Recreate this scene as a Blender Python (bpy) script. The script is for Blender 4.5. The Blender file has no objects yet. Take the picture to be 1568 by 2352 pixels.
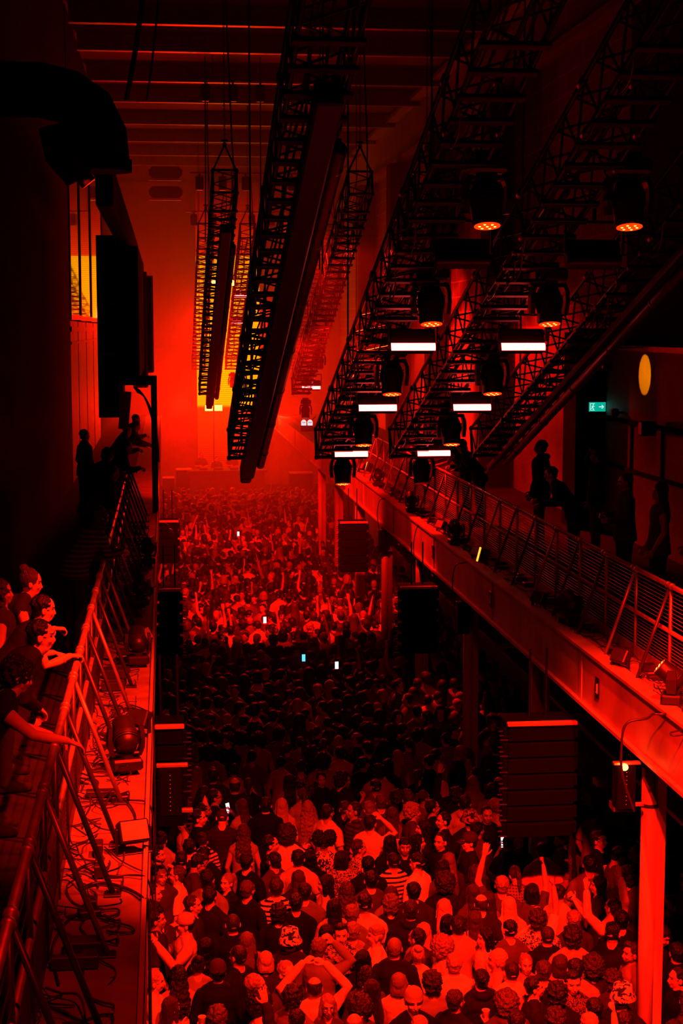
import bpy, math, random
import numpy as np
from math import sin, cos, tan, atan, pi, radians, sqrt
from mathutils import Vector, Matrix, noise

random.seed(7)
SC = bpy.context.scene
COL = SC.collection

# ------------------------------------------------------------------ camera
FPX = 3600.0
CZ = 8.35
TH = atan(419 / FPX)
PS = atan(407 / FPX * cos(TH))
FW = Vector((sin(PS) * cos(TH), cos(PS) * cos(TH), -sin(TH)))
RT = Vector((cos(PS), -sin(PS), 0))
UP = RT.cross(FW)


def onz(px, py, z):
    """where the sight line through a photo point meets the height z"""
    d = FW + RT * ((px - 784) / FPX) + UP * ((1176 - py) / FPX)
    t = (z - CZ) / d.z
    return d.x * t, d.y * t


def proj(p):
    v = Vector(p) - Vector((0, 0, CZ))
    c = v.dot(FW)
    return 784 + FPX * v.dot(RT) / c, 1176 - FPX * v.dot(UP) / c


cam_d = bpy.data.cameras.new('camera')
cam = bpy.data.objects.new('camera', cam_d)
COL.objects.link(cam)
cam.location = (0, 0, CZ)
cam.rotation_euler = (pi / 2 - TH, 0, -PS)
cam_d.sensor_fit = 'VERTICAL'
cam_d.sensor_height = 36
cam_d.lens = FPX / 2352 * 36
cam_d.clip_end = 300
SC.camera = cam

# ------------------------------------------------------------------ materials
def srgb(c):
    return tuple((x / 12.92 if x <= .04045 else ((x + .055) / 1.055) ** 2.4) for x in c)


def mat(name, col=(.5, .5, .5), rough=.6, metal=0., bump=0., bscale=40., var=0., vscale=3., coat=0., spec=.5, objcol=False, attr=None):
    m = bpy.data.materials.new(name)
    m.use_nodes = True
    nt = m.node_tree
    b = nt.nodes['Principled BSDF']
    b.inputs['Roughness'].default_value = rough
    b.inputs['Metallic'].default_value = metal
    b.inputs['Specular IOR Level'].default_value = spec
    if coat:
        b.inputs['Coat Weight'].default_value = coat
    tc = nt.nodes.new('ShaderNodeTexCoord')
    src = None
    if objcol:
        src = nt.nodes.new('ShaderNodeObjectInfo').outputs['Color']
    elif attr:
        a = nt.nodes.new('ShaderNodeAttribute')
        a.attribute_name = attr
        src = a.outputs['Color']
    if var > 0:
        n = nt.nodes.new('ShaderNodeTexNoise')
        n.inputs['Scale'].default_value = vscale
        n.inputs['Detail'].default_value = 5
        nt.links.new(tc.outputs['Object'], n.inputs['Vector'])
        r = nt.nodes.new('ShaderNodeMapRange')
        r.inputs['From Min'].default_value = .3
        r.inputs['From Max'].default_value = .7
        r.inputs['To Min'].default_value = 1 - var
        r.inputs['To Max'].default_value = 1 + var * .5
        nt.links.new(n.outputs['Fac'], r.inputs['Value'])
        mx = nt.nodes.new('ShaderNodeVectorMath')
        mx.operation = 'SCALE'
        if src:
            nt.links.new(src, mx.inputs[0])
        else:
            mx.inputs[0].default_value = col[:3]
        nt.links.new(r.outputs['Result'], mx.inputs['Scale'])
        nt.links.new(mx.outputs['Vector'], b.inputs['Base Color'])
    elif src:
        nt.links.new(src, b.inputs['Base Color'])
    else:
        b.inputs['Base Color'].default_value = (*col[:3], 1)
    if bump > 0:
        n2 = nt.nodes.new('ShaderNodeTexNoise')
        n2.inputs['Scale'].default_value = bscale
        n2.inputs['Detail'].default_value = 4
        nt.links.new(tc.outputs['Object'], n2.inputs['Vector'])
        bp = nt.nodes.new('ShaderNodeBump')
        bp.inputs['Strength'].default_value = bump
        bp.inputs['Distance'].default_value = .02
        nt.links.new(n2.outputs['Fac'], bp.inputs['Height'])
        nt.links.new(bp.outputs['Normal'], b.inputs['Normal'])
    return m


def emat(name, col, strength=1.0):
    m = bpy.data.materials.new(name)
    m.use_nodes = True
    nt = m.node_tree
    nt.nodes.clear()
    e = nt.nodes.new('ShaderNodeEmission')
    o = nt.nodes.new('ShaderNodeOutputMaterial')
    e.inputs['Color'].default_value = (*col, 1)
    e.inputs['Strength'].default_value = strength
    nt.links.new(e.outputs[0], o.inputs['Surface'])
    return m


M = {}
M['black'] = mat('black_paint', (.012, .012, .012), .45)
M['blackrough'] = mat('black_matt', (.0025, .0025, .0025), .9, spec=.06)
M['truss'] = mat('black_truss_metal', (.007, .0065, .0065), .45, .2, spec=.35)
M['steel'] = mat('galvanised_steel', (.42, .41, .4), .42, .6, var=.3, vscale=6)
M['darksteel'] = mat('dark_steel', (.06, .06, .06), .4, .5, var=.3)
M['cable'] = mat('cable_rubber', (.02, .02, .02), .35)
M['concrete'] = mat('concrete', (.32, .31, .3), .85, bump=.3, bscale=9, var=.4, vscale=2.5)
M['fascia'] = mat('painted_steel_fascia', (.46, .44, .42), .5, bump=.1, bscale=5, var=.35, vscale=1.8)
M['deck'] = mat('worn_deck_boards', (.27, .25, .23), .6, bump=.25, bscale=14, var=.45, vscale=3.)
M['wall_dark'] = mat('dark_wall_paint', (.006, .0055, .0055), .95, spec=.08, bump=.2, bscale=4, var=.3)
M['floor_shade'] = mat('shade_dark_floor', (.02, .019, .018), .8, spec=.15, var=.4)  # balcony floor behind the rails, its shade put into the colour
M['wall_pale'] = mat('pale_wall_panel', (.30, .28, .27), .6, bump=.08, bscale=3, var=.25, vscale=1.2)
M['farwall'] = mat('far_wall_cladding', (.20, .19, .19), .7, bump=.1, bscale=3, var=.3, vscale=.8)
M['ceil'] = mat('ceiling_sheet', (.10, .095, .09), .7, var=.3, vscale=.6)
M['glass'] = mat('window_glass', (.02, .02, .02), .03, .0, coat=1., spec=1.)
M['glass'].node_tree.nodes['Principled BSDF'].inputs['Metallic'].default_value = 1
M['glass'].node_tree.nodes['Principled BSDF'].inputs['Base Color'].default_value = (.55, .55, .55, 1)
M['foil'] = mat('silver_duct_foil', (.5, .5, .5), .3, .9)
M['cup'] = mat('cup_plastic', (.7, .7, .7), .35)
M['white'] = mat('white_plastic', (.75, .75, .75), .4)
M['skin'] = mat('skin', (.5, .4, .35), .45, objcol=True, bump=.06, bscale=60)
M['eye'] = mat('eye_and_brow', (.03, .025, .02), .5)
M['lip'] = mat('lip', (.22, .1, .09), .45)
M['crowdcol'] = mat('crowd_cloth_and_hair', rough=.6, attr='col')
M['strobe'] = emat('strobe_glow', (1, .048, .044), 22)
M['lensred'] = emat('lens_red', (1, .02, .0), 3.)
M['lenspix'] = emat('lens_pixel', (1, .35, .06), 6)
M['screen'] = emat('phone_screen', (.9, .9, 1), 2.2)
M['screenblue'] = emat('phone_screen_blue', (.1, .55, .9), 1.6)
M['lampwarm'] = emat('lamp_warm', (1, .10, .012), 40)


def hairmat(name, rough, nsc):
    m = mat(name, rough=rough, objcol=True)
    nt = m.node_tree
    b = nt.nodes['Principled BSDF']
    b.inputs['Specular IOR Level'].default_value = .38
    tc = nt.nodes.new('ShaderNodeTexCoord')
    mp = nt.nodes.new('ShaderNodeMapping')
    mp.inputs['Scale'].default_value = nsc
    n = nt.nodes.new('ShaderNodeTexNoise')
    n.inputs['Scale'].default_value = 30
    n.inputs['Detail'].default_value = 3
    nt.links.new(tc.outputs['Object'], mp.inputs['Vector'])
    nt.links.new(mp.outputs['Vector'], n.inputs['Vector'])
    bp = nt.nodes.new('ShaderNodeBump')
    bp.inputs['Strength'].default_value = .8
    bp.inputs['Distance'].default_value = .02
    nt.links.new(n.outputs['Fac'], bp.inputs['Height'])
    nt.links.new(bp.outputs['Normal'], b.inputs['Normal'])
    return m


M['hair'] = hairmat('hair_short', .42, (2.5, 2.5, 1))
M['hairlong'] = hairmat('hair_long', .36, (4, 4, .35))
M['haircurl'] = hairmat('hair_curly', .5, (2, 2, 2))


def clothmat(name, kind, rough=.8):
    m = mat(name, rough=rough, objcol=True, bump=.45 if kind != 'satin' else .9, bscale=11)
    nt = m.node_tree
    b = nt.nodes['Principled BSDF']
    b.inputs['Specular IOR Level'].default_value = .5 if kind == 'satin' else .12
    if kind in ('plain', 'satin'):
        return m
    oi = [n for n in nt.nodes if n.type == 'OBJECT_INFO'][0]
    tc = [n for n in nt.nodes if n.type == 'TEX_COORD'][0]
    mx = nt.nodes.new('ShaderNodeMix')
    mx.data_type = 'RGBA'
    mx.inputs['B'].default_value = (.015, .015, .015, 1)
    nt.links.new(oi.outputs['Color'], mx.inputs['A'])
    nt.links.new(mx.outputs['Result'], b.inputs['Base Color'])
    if kind in ('stripe', 'plaid', 'vstripe'):
        w = nt.nodes.new('ShaderNodeTexWave')
        w.bands_direction = 'Z' if kind != 'vstripe' else 'X'
        w.inputs['Scale'].default_value = 6.0 if kind == 'stripe' else 9.0
        w.inputs['Distortion'].default_value = .6
        nt.links.new(tc.outputs['Object'], w.inputs['Vector'])
        cr = nt.nodes.new('ShaderNodeMapRange')
        cr.inputs['From Min'].default_value = .55
        cr.inputs['From Max'].default_value = .65
        nt.links.new(w.outputs['Fac'], cr.inputs['Value'])
        out = cr.outputs['Result']
        if kind == 'plaid':
            w2 = nt.nodes.new('ShaderNodeTexWave')
            w2.bands_direction = 'X'
            w2.inputs['Scale'].default_value = 8
            nt.links.new(tc.outputs['Object'], w2.inputs['Vector'])
            mm = nt.nodes.new('ShaderNodeMath')
            mm.operation = 'MULTIPLY'
            nt.links.new(w2.outputs['Fac'], mm.inputs[0])
            nt.links.new(out, mm.inputs[1])
            out = mm.outputs[0]
    else:
        w = nt.nodes.new('ShaderNodeTexNoise')
        w.inputs['Scale'].default_value = 16 if kind == 'print' else 34
        w.inputs['Detail'].default_value = 1
        w.inputs['Distortion'].default_value = 1.8
        nt.links.new(tc.outputs['Object'], w.inputs['Vector'])
        cr = nt.nodes.new('ShaderNodeMapRange')
        cr.inputs['From Min'].default_value = .50
        cr.inputs['From Max'].default_value = .53
        nt.links.new(w.outputs['Fac'], cr.inputs['Value'])
        out = cr.outputs['Result']
    nt.links.new(out, mx.inputs['Factor'])
    return m


for k in ('plain', 'stripe', 'vstripe', 'plaid', 'print', 'fine', 'satin'):
    M['cloth_' + k] = clothmat('cloth_' + k, k, .38 if k == 'satin' else .85)


# ------------------------------------------------------------------ mesh builder
class MB:
    def __init__(s):
        s.v = []
        s.f = []
        s.mi = []
        s.cur = 0

    def add(s, vs, fs):
        o = len(s.v)
        s.v += [tuple(p) for p in vs]
        s.f += [tuple(i + o for i in f) for f in fs]
        s.mi += [s.cur] * len(fs)
        return s

    def box(s, x0, x1, y0, y1, z0, z1, mtx=None):
        vs = [(x, y, z) for x in (x0, x1) for y in (y0, y1) for z in (z0, z1)]
        if mtx:
            vs = [mtx @ Vector(p) for p in vs]
        return s.add(vs, [(0, 1, 3, 2), (4, 6, 7, 5), (0, 4, 5, 1), (2, 3, 7, 6), (0, 2, 6, 4), (1, 5, 7, 3)])

    def bbox(s, x0, x1, y0, y1, z0, z1, b=.01, mtx=None):
        """box with chamfered edges"""
        cx, cy, cz = (x0 + x1) / 2, (y0 + y1) / 2, (z0 + z1) / 2
        hx, hy, hz = abs(x1 - x0) / 2, abs(y1 - y0) / 2, abs(z1 - z0) / 2
        b = min(b, hx * .9, hy * .9, hz * .9)
        vs = []
        for sx in (-1, 1):
            for sy in (-1, 1):
                for sz in (-1, 1):
                    vs += [(cx + sx * hx, cy + sy * (hy - b), cz + sz * (hz - b)), (cx + sx * (hx - b), cy + sy * hy, cz + sz * (hz - b)),
                           (cx + sx * (hx - b), cy + sy * (hy - b), cz + sz * hz)]
        if mtx:
            vs = [tuple(mtx @ Vector(p)) for p in vs]
        ix = lambda a, c, d, k: ((a * 2 + c) * 2 + d) * 3 + k
        F = []
        for a in (0, 1):
            F.append([ix(a, 0, 0, 0), ix(a, 1, 0, 0), ix(a, 1, 1, 0), ix(a, 0, 1, 0)])
            F.append([ix(0, a, 0, 1), ix(1, a, 0, 1), ix(1, a, 1, 1), ix(0, a, 1, 1)])
            F.append([ix(0, 0, a, 2), ix(1, 0, a, 2), ix(1, 1, a, 2), ix(0, 1, a, 2)])
            for c in (0, 1):
                F.append([ix(a, c, 0, 0), ix(a, c, 1, 0), ix(a, c, 1, 1), ix(a, c, 0, 1)])
                F.append([ix(a, 0, c, 0), ix(a, 1, c, 0), ix(a, 1, c, 2), ix(a, 0, c, 2)])
                F.append([ix(0, a, c, 1), ix(1, a, c, 1), ix(1, a, c, 2), ix(0, a, c, 2)])
                for d in (0, 1):
                    F.append([ix(a, c, d, 0), ix(a, c, d, 1), ix(a, c, d, 2)])
        return s.add(vs, F)

    def loft(s, rings, cap=True):
        """rings: list of equal-length point lists"""
        n = len(rings[0])
        vs = [p for r in rings for p in r]
        fs = []
        for i in range(len(rings) - 1):
            for j in range(n):
                k = (j + 1) % n
                fs.append((i * n + j, i * n + k, (i + 1) * n + k, (i + 1) * n + j))
        if cap:
            fs.append(tuple(range(n - 1, -1, -1)))
            fs.append(tuple((len(rings) - 1) * n + j for j in range(n)))
        return s.add(vs, fs)

    def tube(s, pts, rads, n=8, round_ends=False):
        pts = [Vector(p) for p in pts]
        if not hasattr(rads, '__len__'):
            rads = [rads] * len(pts)
        rads = list(rads)
        if round_ends:
            d0 = (pts[0] - pts[1]).normalized()
            d1 = (pts[-1] - pts[-2]).normalized()
            a = [pts[0] + d0 * rads[0] * .95, pts[0] + d0 * rads[0] * .65]
            b = [pts[-1] + d1 * rads[-1] * .65, pts[-1] + d1 * rads[-1] * .95]
            pts = a + pts + b
            rads = [rads[0] * .3, rads[0] * .75] + rads + [rads[-1] * .75, rads[-1] * .3]
        rings = []
        prev = None
        for i, p in enumerate(pts):
            t = (pts[min(i + 1, len(pts) - 1)] - pts[max(i - 1, 0)]).normalized()
            if prev is None:
                u = t.orthogonal().normalized()
            else:
                u = (prev - t * prev.dot(t))
                u = u.normalized() if u.length > 1e-6 else t.orthogonal().normalized()
            prev = u
            w = t.cross(u)
            rings.append([tuple(p + (u * cos(2 * pi * k / n) + w * sin(2 * pi * k / n)) * rads[i]) for k in range(n)])
        return s.loft(rings)

    def ell(s, c, r, mtx=None, nu=14, nv=9):
        vs = [(0, 0, 1)]
        for i in range(1, nv):
            a = pi * i / nv
            for j in range(nu):
                b = 2 * pi * j / nu
                vs.append((sin(a) * cos(b), sin(a) * sin(b), cos(a)))
        vs.append((0, 0, -1))
        R = mtx if mtx else Matrix.Identity(3)
        c = Vector(c)
        vs = [tuple(c + R @ Vector((p[0] * r[0], p[1] * r[1], p[2] * r[2]))) for p in vs]
        fs = [(0, 1 + j, 1 + (j + 1) % nu) for j in range(nu)]
        for i in range(nv - 2):
            for j in range(nu):
                a = 1 + i * nu + j
                b = 1 + i * nu + (j + 1) % nu
                fs.append((a, a + nu, b + nu, b))
        L = len(vs) - 1
        o = 1 + (nv - 2) * nu
        fs += [(o + (j + 1) % nu, o + j, L) for j in range(nu)]
        return s.add(vs, fs)

    def disc(s, c, r, axis, n=16, th=.01):
        c = Vector(c)
        a = Vector(axis).normalized() * th / 2
        return s.tube([c - a, c + a], [r, r], n)

    def lathe(s, prof, c=(0, 0, 0), n=20, mtx=None):
        rings = []
        for r, z in prof:
            ring = [Vector((r * cos(2 * pi * k / n), r * sin(2 * pi * k / n), z)) for k in range(n)]
            if mtx:
                ring = [mtx @ p for p in ring]
            rings.append([tuple(p + Vector(c)) for p in ring])
        return s.loft(rings)

    def mesh(s, name, mats, smooth=False):
        me = bpy.data.meshes.new(name)
        me.from_pydata(s.v, [], s.f)
        if not isinstance(mats, (list, tuple)):
            mats = [mats]
        for m in mats:
            me.materials.append(m)
        if len(mats) > 1:
            me.polygons.foreach_set('material_index', s.mi)
        if smooth:
            me.polygons.foreach_set('use_smooth', [True] * len(me.polygons))
        me.update()
        return me

    def obj(s, name, mats, parent=None, smooth=False, loc=None, fix=True):
        me = s.mesh(name, mats, smooth)
        o = bpy.data.objects.new(name, me)
        COL.objects.link(o)
        if fix:
            import bmesh
            b = bmesh.new()
            b.from_mesh(me)
            bmesh.ops.recalc_face_normals(b, faces=b.faces)
            b.to_mesh(me)
            b.free()
        if parent:
            o.parent = parent
        if loc:
            o.location = loc
        return o


def tag(o, label=None, cat=None, group=None, kind=None):
    if label:
        o['label'] = label
    if cat:
        o['category'] = cat
    if group:
        o['group'] = group
    if kind:
        o['kind'] = kind
    return o


def empty(name, loc, rz=0., label=None, cat=None, group=None):
    o = bpy.data.objects.new(name, None)
    COL.objects.link(o)
    o.location = loc
    o.rotation_euler = (0, 0, rz)
    o.empty_display_size = .2
    return tag(o, label, cat, group)


def copy_tree(o, parent=None):
    c = o.copy()
    COL.objects.link(c)
    c.parent = parent
    for ch in o.children:
        copy_tree(ch, c)
    return c


def struct(mb, name, m, smooth=False):
    return tag(mb.obj(name, m, smooth=smooth), kind='structure')


# ------------------------------------------------------------------ setting
DZ = 4.70          # balcony deck height
XL, XR = -0.16, 4.72
RLX, RRX = -0.73, 5.20
WLX, WRX = -2.2, 8.0
YE = 72.0
CEIL = 15.8

struct(MB().box(-9, 14, -2, YE + .3, -.2, 0), 'floor', M['concrete'])
struct(MB().box(-9, 14, -2, YE + .3, CEIL, CEIL + .2), 'ceiling', M['ceil'])
k = 0
for y in (37.6, 41.2, 46.1, 50.2, 55.5, 60.5, 65.2, 69.2):
    k += 1
    b = MB().box(-2.1, 9.9, y - .11, y + .11, CEIL - .03, CEIL).box(-2.1, 9.9, y - .015, y + .015, CEIL - .4, CEIL - .03).box(-2.1, 9.9, y - .11, y + .11, CEIL - .44, CEIL - .4)
    struct(b, 'trim_%d' % k, M['steel'])
# far wall of ribbed cladding
b = MB().box(-4, 12, YE, YE + .2, 0, CEIL)
for i in range(26):
    x = -2 + i * .45
    b.box(x, x + .05, YE - .05, YE, 0, CEIL - .4)
b.box(-2.1, 9.9, YE - .12, YE, 7.4, 7.55).box(-2.1, 9.9, YE - .12, YE, 14.7, 14.9)
struct(b, 'wall_back', M['farwall'])

# left wall: dark up to 37.7, pale clad bay behind, then dark
b = MB().box(WLX - .4, WLX, -2, 37.7, 0, CEIL)
b.box(WLX - .6, WLX - .3, 37.7, 54.3, 0, CEIL)
b.box(WLX - .4, WLX, 54.3, YE, 0, CEIL)
b.box(WLX - .3, WLX + .02, 37.7, 54.3, 13.75, CEIL)
struct(b, 'wall_left', M['wall_dark'])
b = MB().box(WLX - .3, WLX, 37.75, 54.2, DZ, 8.55)
for y in (41.0, 45.2, 49.6):
    b.box(WLX, WLX + .012, y - .03, y + .03, DZ, 8.55)
b.box(WLX, WLX + .03, 37.75, 54.2, 8.3, 8.42).box(WLX, WLX + .03, 37.75, 54.2, 8.0, 8.06)
struct(b, 'wall_left_cladding', M['wall_pale'])
# window panes, each swing invented so the glass mirrors the LED screen
wn = 0
for (y0, y1, xt) in ((37.9, 40.0, .060), (42.3, 44.7, .073), (48.2, 51.1, .088)):
    wn += 1
    w = empty('window_%d' % wn, (WLX, y0, 0))
    tag(w, kind='structure')
    L = (y1 - y0)
    R = Matrix.Rotation(-xt, 4, 'Z')
    MB().box(-.02, 0, 0, L, 8.7, 13.7, R).obj('pane', M['glass'], w)
    fr = MB()
    for yy in (-.04, L):
        fr.box(-.04, .03, yy, yy + .07, 8.6, 13.75, R)
    fr.box(-.04, .03, -.04, L + .07, 8.58, 8.7, R).box(-.04, .03, -.04, L + .07, 13.68, 13.8, R)
    fr.obj('window_frame', M['black'], w)

# right wall
b = MB().box(WRX, WRX + .4, -2, YE, 0, 8.05)
b.box(WRX + .1, WRX + .5, -2, YE, 8.05, 13.9)
b.box(WRX + .1, WRX + .5, -2, YE, 13.9, CEIL)
struct(b, 'wall_right', M['wall_pale'])
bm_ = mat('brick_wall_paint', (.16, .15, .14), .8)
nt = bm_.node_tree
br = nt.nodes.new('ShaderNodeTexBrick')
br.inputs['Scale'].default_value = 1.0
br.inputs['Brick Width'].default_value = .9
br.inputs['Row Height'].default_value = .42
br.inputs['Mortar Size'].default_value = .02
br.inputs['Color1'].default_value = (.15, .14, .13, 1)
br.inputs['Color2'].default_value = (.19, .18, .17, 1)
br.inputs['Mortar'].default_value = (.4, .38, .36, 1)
tc = nt.nodes.new('ShaderNodeTexCoord')
mp = nt.nodes.new('ShaderNodeMapping')
mp.inputs['Rotation'].default_value = (pi / 2, 0, pi / 2)
sx = nt.nodes.new('ShaderNodeSeparateXYZ')
cx = nt.nodes.new('ShaderNodeCombineXYZ')
nt.links.new(tc.outputs['Object'], sx.inputs[0])
nt.links.new(sx.outputs['Y'], cx.inputs['X'])
nt.links.new(sx.outputs['Z'], cx.inputs['Y'])
nt.links.new(cx.outputs[0], br.inputs['Vector'])
nt.links.new(br.outputs['Color'], nt.nodes['Principled BSDF'].inputs['Base Color'])
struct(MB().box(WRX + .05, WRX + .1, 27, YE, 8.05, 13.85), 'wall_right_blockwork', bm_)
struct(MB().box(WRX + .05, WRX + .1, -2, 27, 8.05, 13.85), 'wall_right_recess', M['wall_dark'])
struct(MB().box(WRX - .25, WRX + .1, -2, YE, 13.85, 14.02), 'trim_20', M['wall_pale'])
struct(MB().box(WRX - .25, WRX + .1, 30, YE, 15.5, 15.62), 'trim_21', M['steel'])
struct(MB().box(WRX - .06, WRX, 10, 27.9, 7.98, 8.07), 'trim_22', M['steel'])
# pilasters and panel frames on the right wall
k = 30
for y in (28.0, 36.0, 44.0, 52.0, 60.0):
    k += 1
    struct(MB().box(7.45, 8.02, y, y + .9, DZ, 8.3 if y < 30 else 13.8), 'trim_%d' % k, M['wall_dark'])
b = MB()
for y in (19.5, 21.2, 22.9, 24.6, 26.3):
    b.box(WRX - .03, WRX, y - .035, y + .035, DZ, 6.75)
b.box(WRX - .035, WRX, 18, 27.9, 6.72, 6.8).box(WRX - .035, WRX, 18, 27.9, 5.9, 5.96)
struct(b, 'trim_40', M['wall_dark'])

# balconies
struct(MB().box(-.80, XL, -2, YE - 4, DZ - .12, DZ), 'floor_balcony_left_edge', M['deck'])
struct(MB().box(WLX, -.80, -2, YE - 4, DZ - .12, DZ), 'floor_balcony_left', M['floor_shade'])
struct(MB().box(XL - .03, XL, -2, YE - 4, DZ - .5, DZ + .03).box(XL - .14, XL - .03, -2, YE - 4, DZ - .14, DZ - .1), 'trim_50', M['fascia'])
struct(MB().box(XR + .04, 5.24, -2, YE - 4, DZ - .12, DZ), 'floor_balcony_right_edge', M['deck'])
struct(MB().box(5.24, WRX, -2, YE - 4, DZ - .12, DZ), 'floor_balcony_right', M['floor_shade'])
b = MB().box(XR, XR + .05, -2, YE - 4, DZ - .6, DZ)
b.box(XR - .03, XR + .16, -2, YE - 4, DZ, DZ + .035).box(XR - .05, XR + .1, -2, YE - 4, DZ - .62, DZ - .58)
for y in np.arange(12.3, 60, 5.0):
    b.box(XR - .012, XR, y - .05, y + .05, DZ - .6, DZ)
struct(b, 'trim_51', M['fascia'])
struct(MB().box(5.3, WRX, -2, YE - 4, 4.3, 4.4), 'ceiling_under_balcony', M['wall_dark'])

# little sign plates on the fascia
for i, (y, z) in enumerate(((16.55, 4.42), (27.3, 4.42), (22.3, 4.42))):
    t = empty('sign_plate', (XR - .015, y, z), 0, ['small black plate on the steel beam near the bright end',
              'small black plate on the steel beam above the hanging speaker', 'small black plate on the dim middle of the steel beam'][i], 'sign', 'plates on the balcony beam')
    MB().bbox(-.012, 0, -.075, .075, -.12, .12, .004).obj('plate', M['black'], t)
    MB().box(-.017, -.012, -.035, -.022, -.05, .05).box(-.017, -.012, .0, .013, -.06, .04).box(-.017, -.012, -.03, .03, -.062, -.05).obj('marking', M['white'], t)

# support columns
for i, y in enumerate((15.1, 20.0, 24.75, 29.65, 34.5, 39.4, 44.3, 49.2)):
    t = empty('support_column', (4.86, y, 0), 0, ['round steel column standing beside the bright end of the beam',
        'second steel column from the bright end of the beam', 'third steel column carrying a black speaker', 'fourth steel column behind the hanging speaker',
        'fifth steel column along the balcony beam', 'sixth steel column along the balcony beam', 'far steel column near the stage haze', 'farthest steel column in the haze'][i], 'column', 'steel columns under the right balcony')
    MB().tube([(0, 0, .02), (0, 0, 4.1)], .085, 20).obj('shaft', M['fascia'], t, smooth=True)
    MB().box(.06, .16, -.05, .05, 0, 4.1).obj('web', M['fascia'], t)
    MB().box(-.16, .16, -.16, .16, 4.07, 4.11).obj('head_plate', M['steel'], t)
    MB().box(-.17, .17, -.17, .17, 0, .02).obj('base_plate', M['steel'], t)
    if i == 0:
        for z in (3.93, 3.52):
            MB().tube([(0, 0, z), (0, 0, z + .035)], .092, 20).obj('strap', M['black'], t)

# ceiling rafts under the right balcony
for i, y in enumerate((11.2, 16.1, 21, 25.9, 30.8, 35.7)):
    t = empty('ceiling_raft', (5.55, y, 2.95), 0, 'pale hanging raft under the right balcony, bay %s from the bright beam end' % ['nearest', 'second', 'third', 'fourth', 'fifth', 'sixth'][i], 'ceiling raft', 'rafts hung under the right balcony')
    rb = MB().bbox(0, 2.3, 0, 4.55, 0, .06, .01)
    for j in range(8):
        rb.box(.02, 2.28, .25 + j * .55, .29 + j * .55, .06, .075)
    rb.obj('panel', M['wall_pale'], t)
    for (a, c) in ((.15, .15), (.15, 4.4), (.12, 2.3)):
        MB().tube([(a, c, .05), (a, c, 1.33)], .008, 6).obj('hanger_rod', M['steel'], t)
    MB().tube([(.3 + .15 * sin(j * .9), .6 + j * .33, .075 + .02) for j in range(10)], .014, 6).obj('cable_run', M['cable'], t)
for i, (px, py) in enumerate(((1338, 1738), (1396, 1795), (1436, 1851))):
    x, y = onz(px, py, 2.85)
    t = empty('vent_box', (x, y, 2.78), 0, ['louvred vent box under the balcony, upper of three', 'louvred vent box under the balcony, middle of three', 'louvred vent box by the black column speaker, lowest of three'][i], 'vent', 'vent boxes under the balcony')
    MB().bbox(-.14, .14, 0, .2, 0, .085, .005).obj('housing', M['steel'], t)
    g = MB()
    for j in range(4):
        g.box(-.125, .125, -.008, 0, .012 + j * .018, .022 + j * .018)
    g.obj('grille', M['darksteel'], t)


# ------------------------------------------------------------------ rails
def railing(xr, xfoot, y0, y1, dy, label, side):
    t = empty('guard_rail', (xr, y0, DZ), 0, label, 'railing')
    n = int((y1 - y0) / dy)
    s = 1 if xfoot > xr else -1
    f = s * abs(xfoot - xr)
    tr = MB()
    tr.tube([(0, 0, 1.0), (0, y1 - y0, 1.0)], .027, 12)
    for i in range(n + 1):
        for q in (-.03, .1):
            tr.tube([(0, i * dy + q, 1.0), (0, i * dy + q + .035, 1.0)], .037, 12)
    tr.obj('top_rail', M['steel'], t, smooth=True)
    MB().tube([(0, 0, .52), (0, y1 - y0, .52)], .024, 10).obj('middle_rail', M['steel'], t, smooth=True)
    MB().box(-.01, .01, 0, y1 - y0, .01, .14).obj('toe_board', M['steel'] if side == 'R' else M['darksteel'], t)
    for i in range(n + 1):
        y = i * dy
        MB().tube([(0, y, 0), (0, y, 1.0)], .022, 10).obj('post', M['steel'] if side == 'R' else M['darksteel'], t, smooth=True)
        MB().tube([(s * .015, y + .03, .97), (f, y + .03, .02)], .019, 10).obj('strut', M['darksteel'] if i % 3 else M['steel'], t, smooth=True)
        MB().bbox(f - .055, f + .055, y - .02, y + .08, .003, .016, .004).tube([(f - .035, y + .03, .01), (f - .035, y + .03, .035)], .009, 6).tube([(f + .035, y + .03, .01), (f + .035, y + .03, .035)], .009, 6).obj('foot_plate', M['darksteel'], t)
        if i < n:
            g = MB()
            nb = 9
            for j in range(nb):
                z = .17 + j * .035 if side == 'L' else .17 + j * .036
                g.tube([(0, y + .03, z), (0, y + dy - .03, z)], .0045, 5)
                z2 = .6 + j * .042
                if side == 'R' or j % 3 == 0:
                    g.tube([(0, y + .03, z2), (0, y + dy - .03, z2)], .0045, 5)
            g.obj('infill_bars', M['darksteel'] if side == 'L' else M['steel'], t)
    return t


railing(RLX, -.38, 5.9, 31.0, 1.0, 'scaffold tube guard rail along the left balcony edge', 'L')
railing(RRX, 4.86, 13.2, 46.8, 1.2, 'tube and wire guard rail along the right balcony edge', 'R')


# ------------------------------------------------------------------ trusses
def truss_frame(y0, z0, y1, z1):
    d = Vector((0, y1 - y0, z1 - z0))
    L = d.length
    d.normalize()
    w = Vector((1, 0, 0)).cross(d)
    m = Matrix(((1, d.x, w.x, 0), (0, d.y, w.y, 0), (0, d.z, w.z, 0), (0, 0, 0, 1)))
    return m, L


TW = .5


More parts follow.
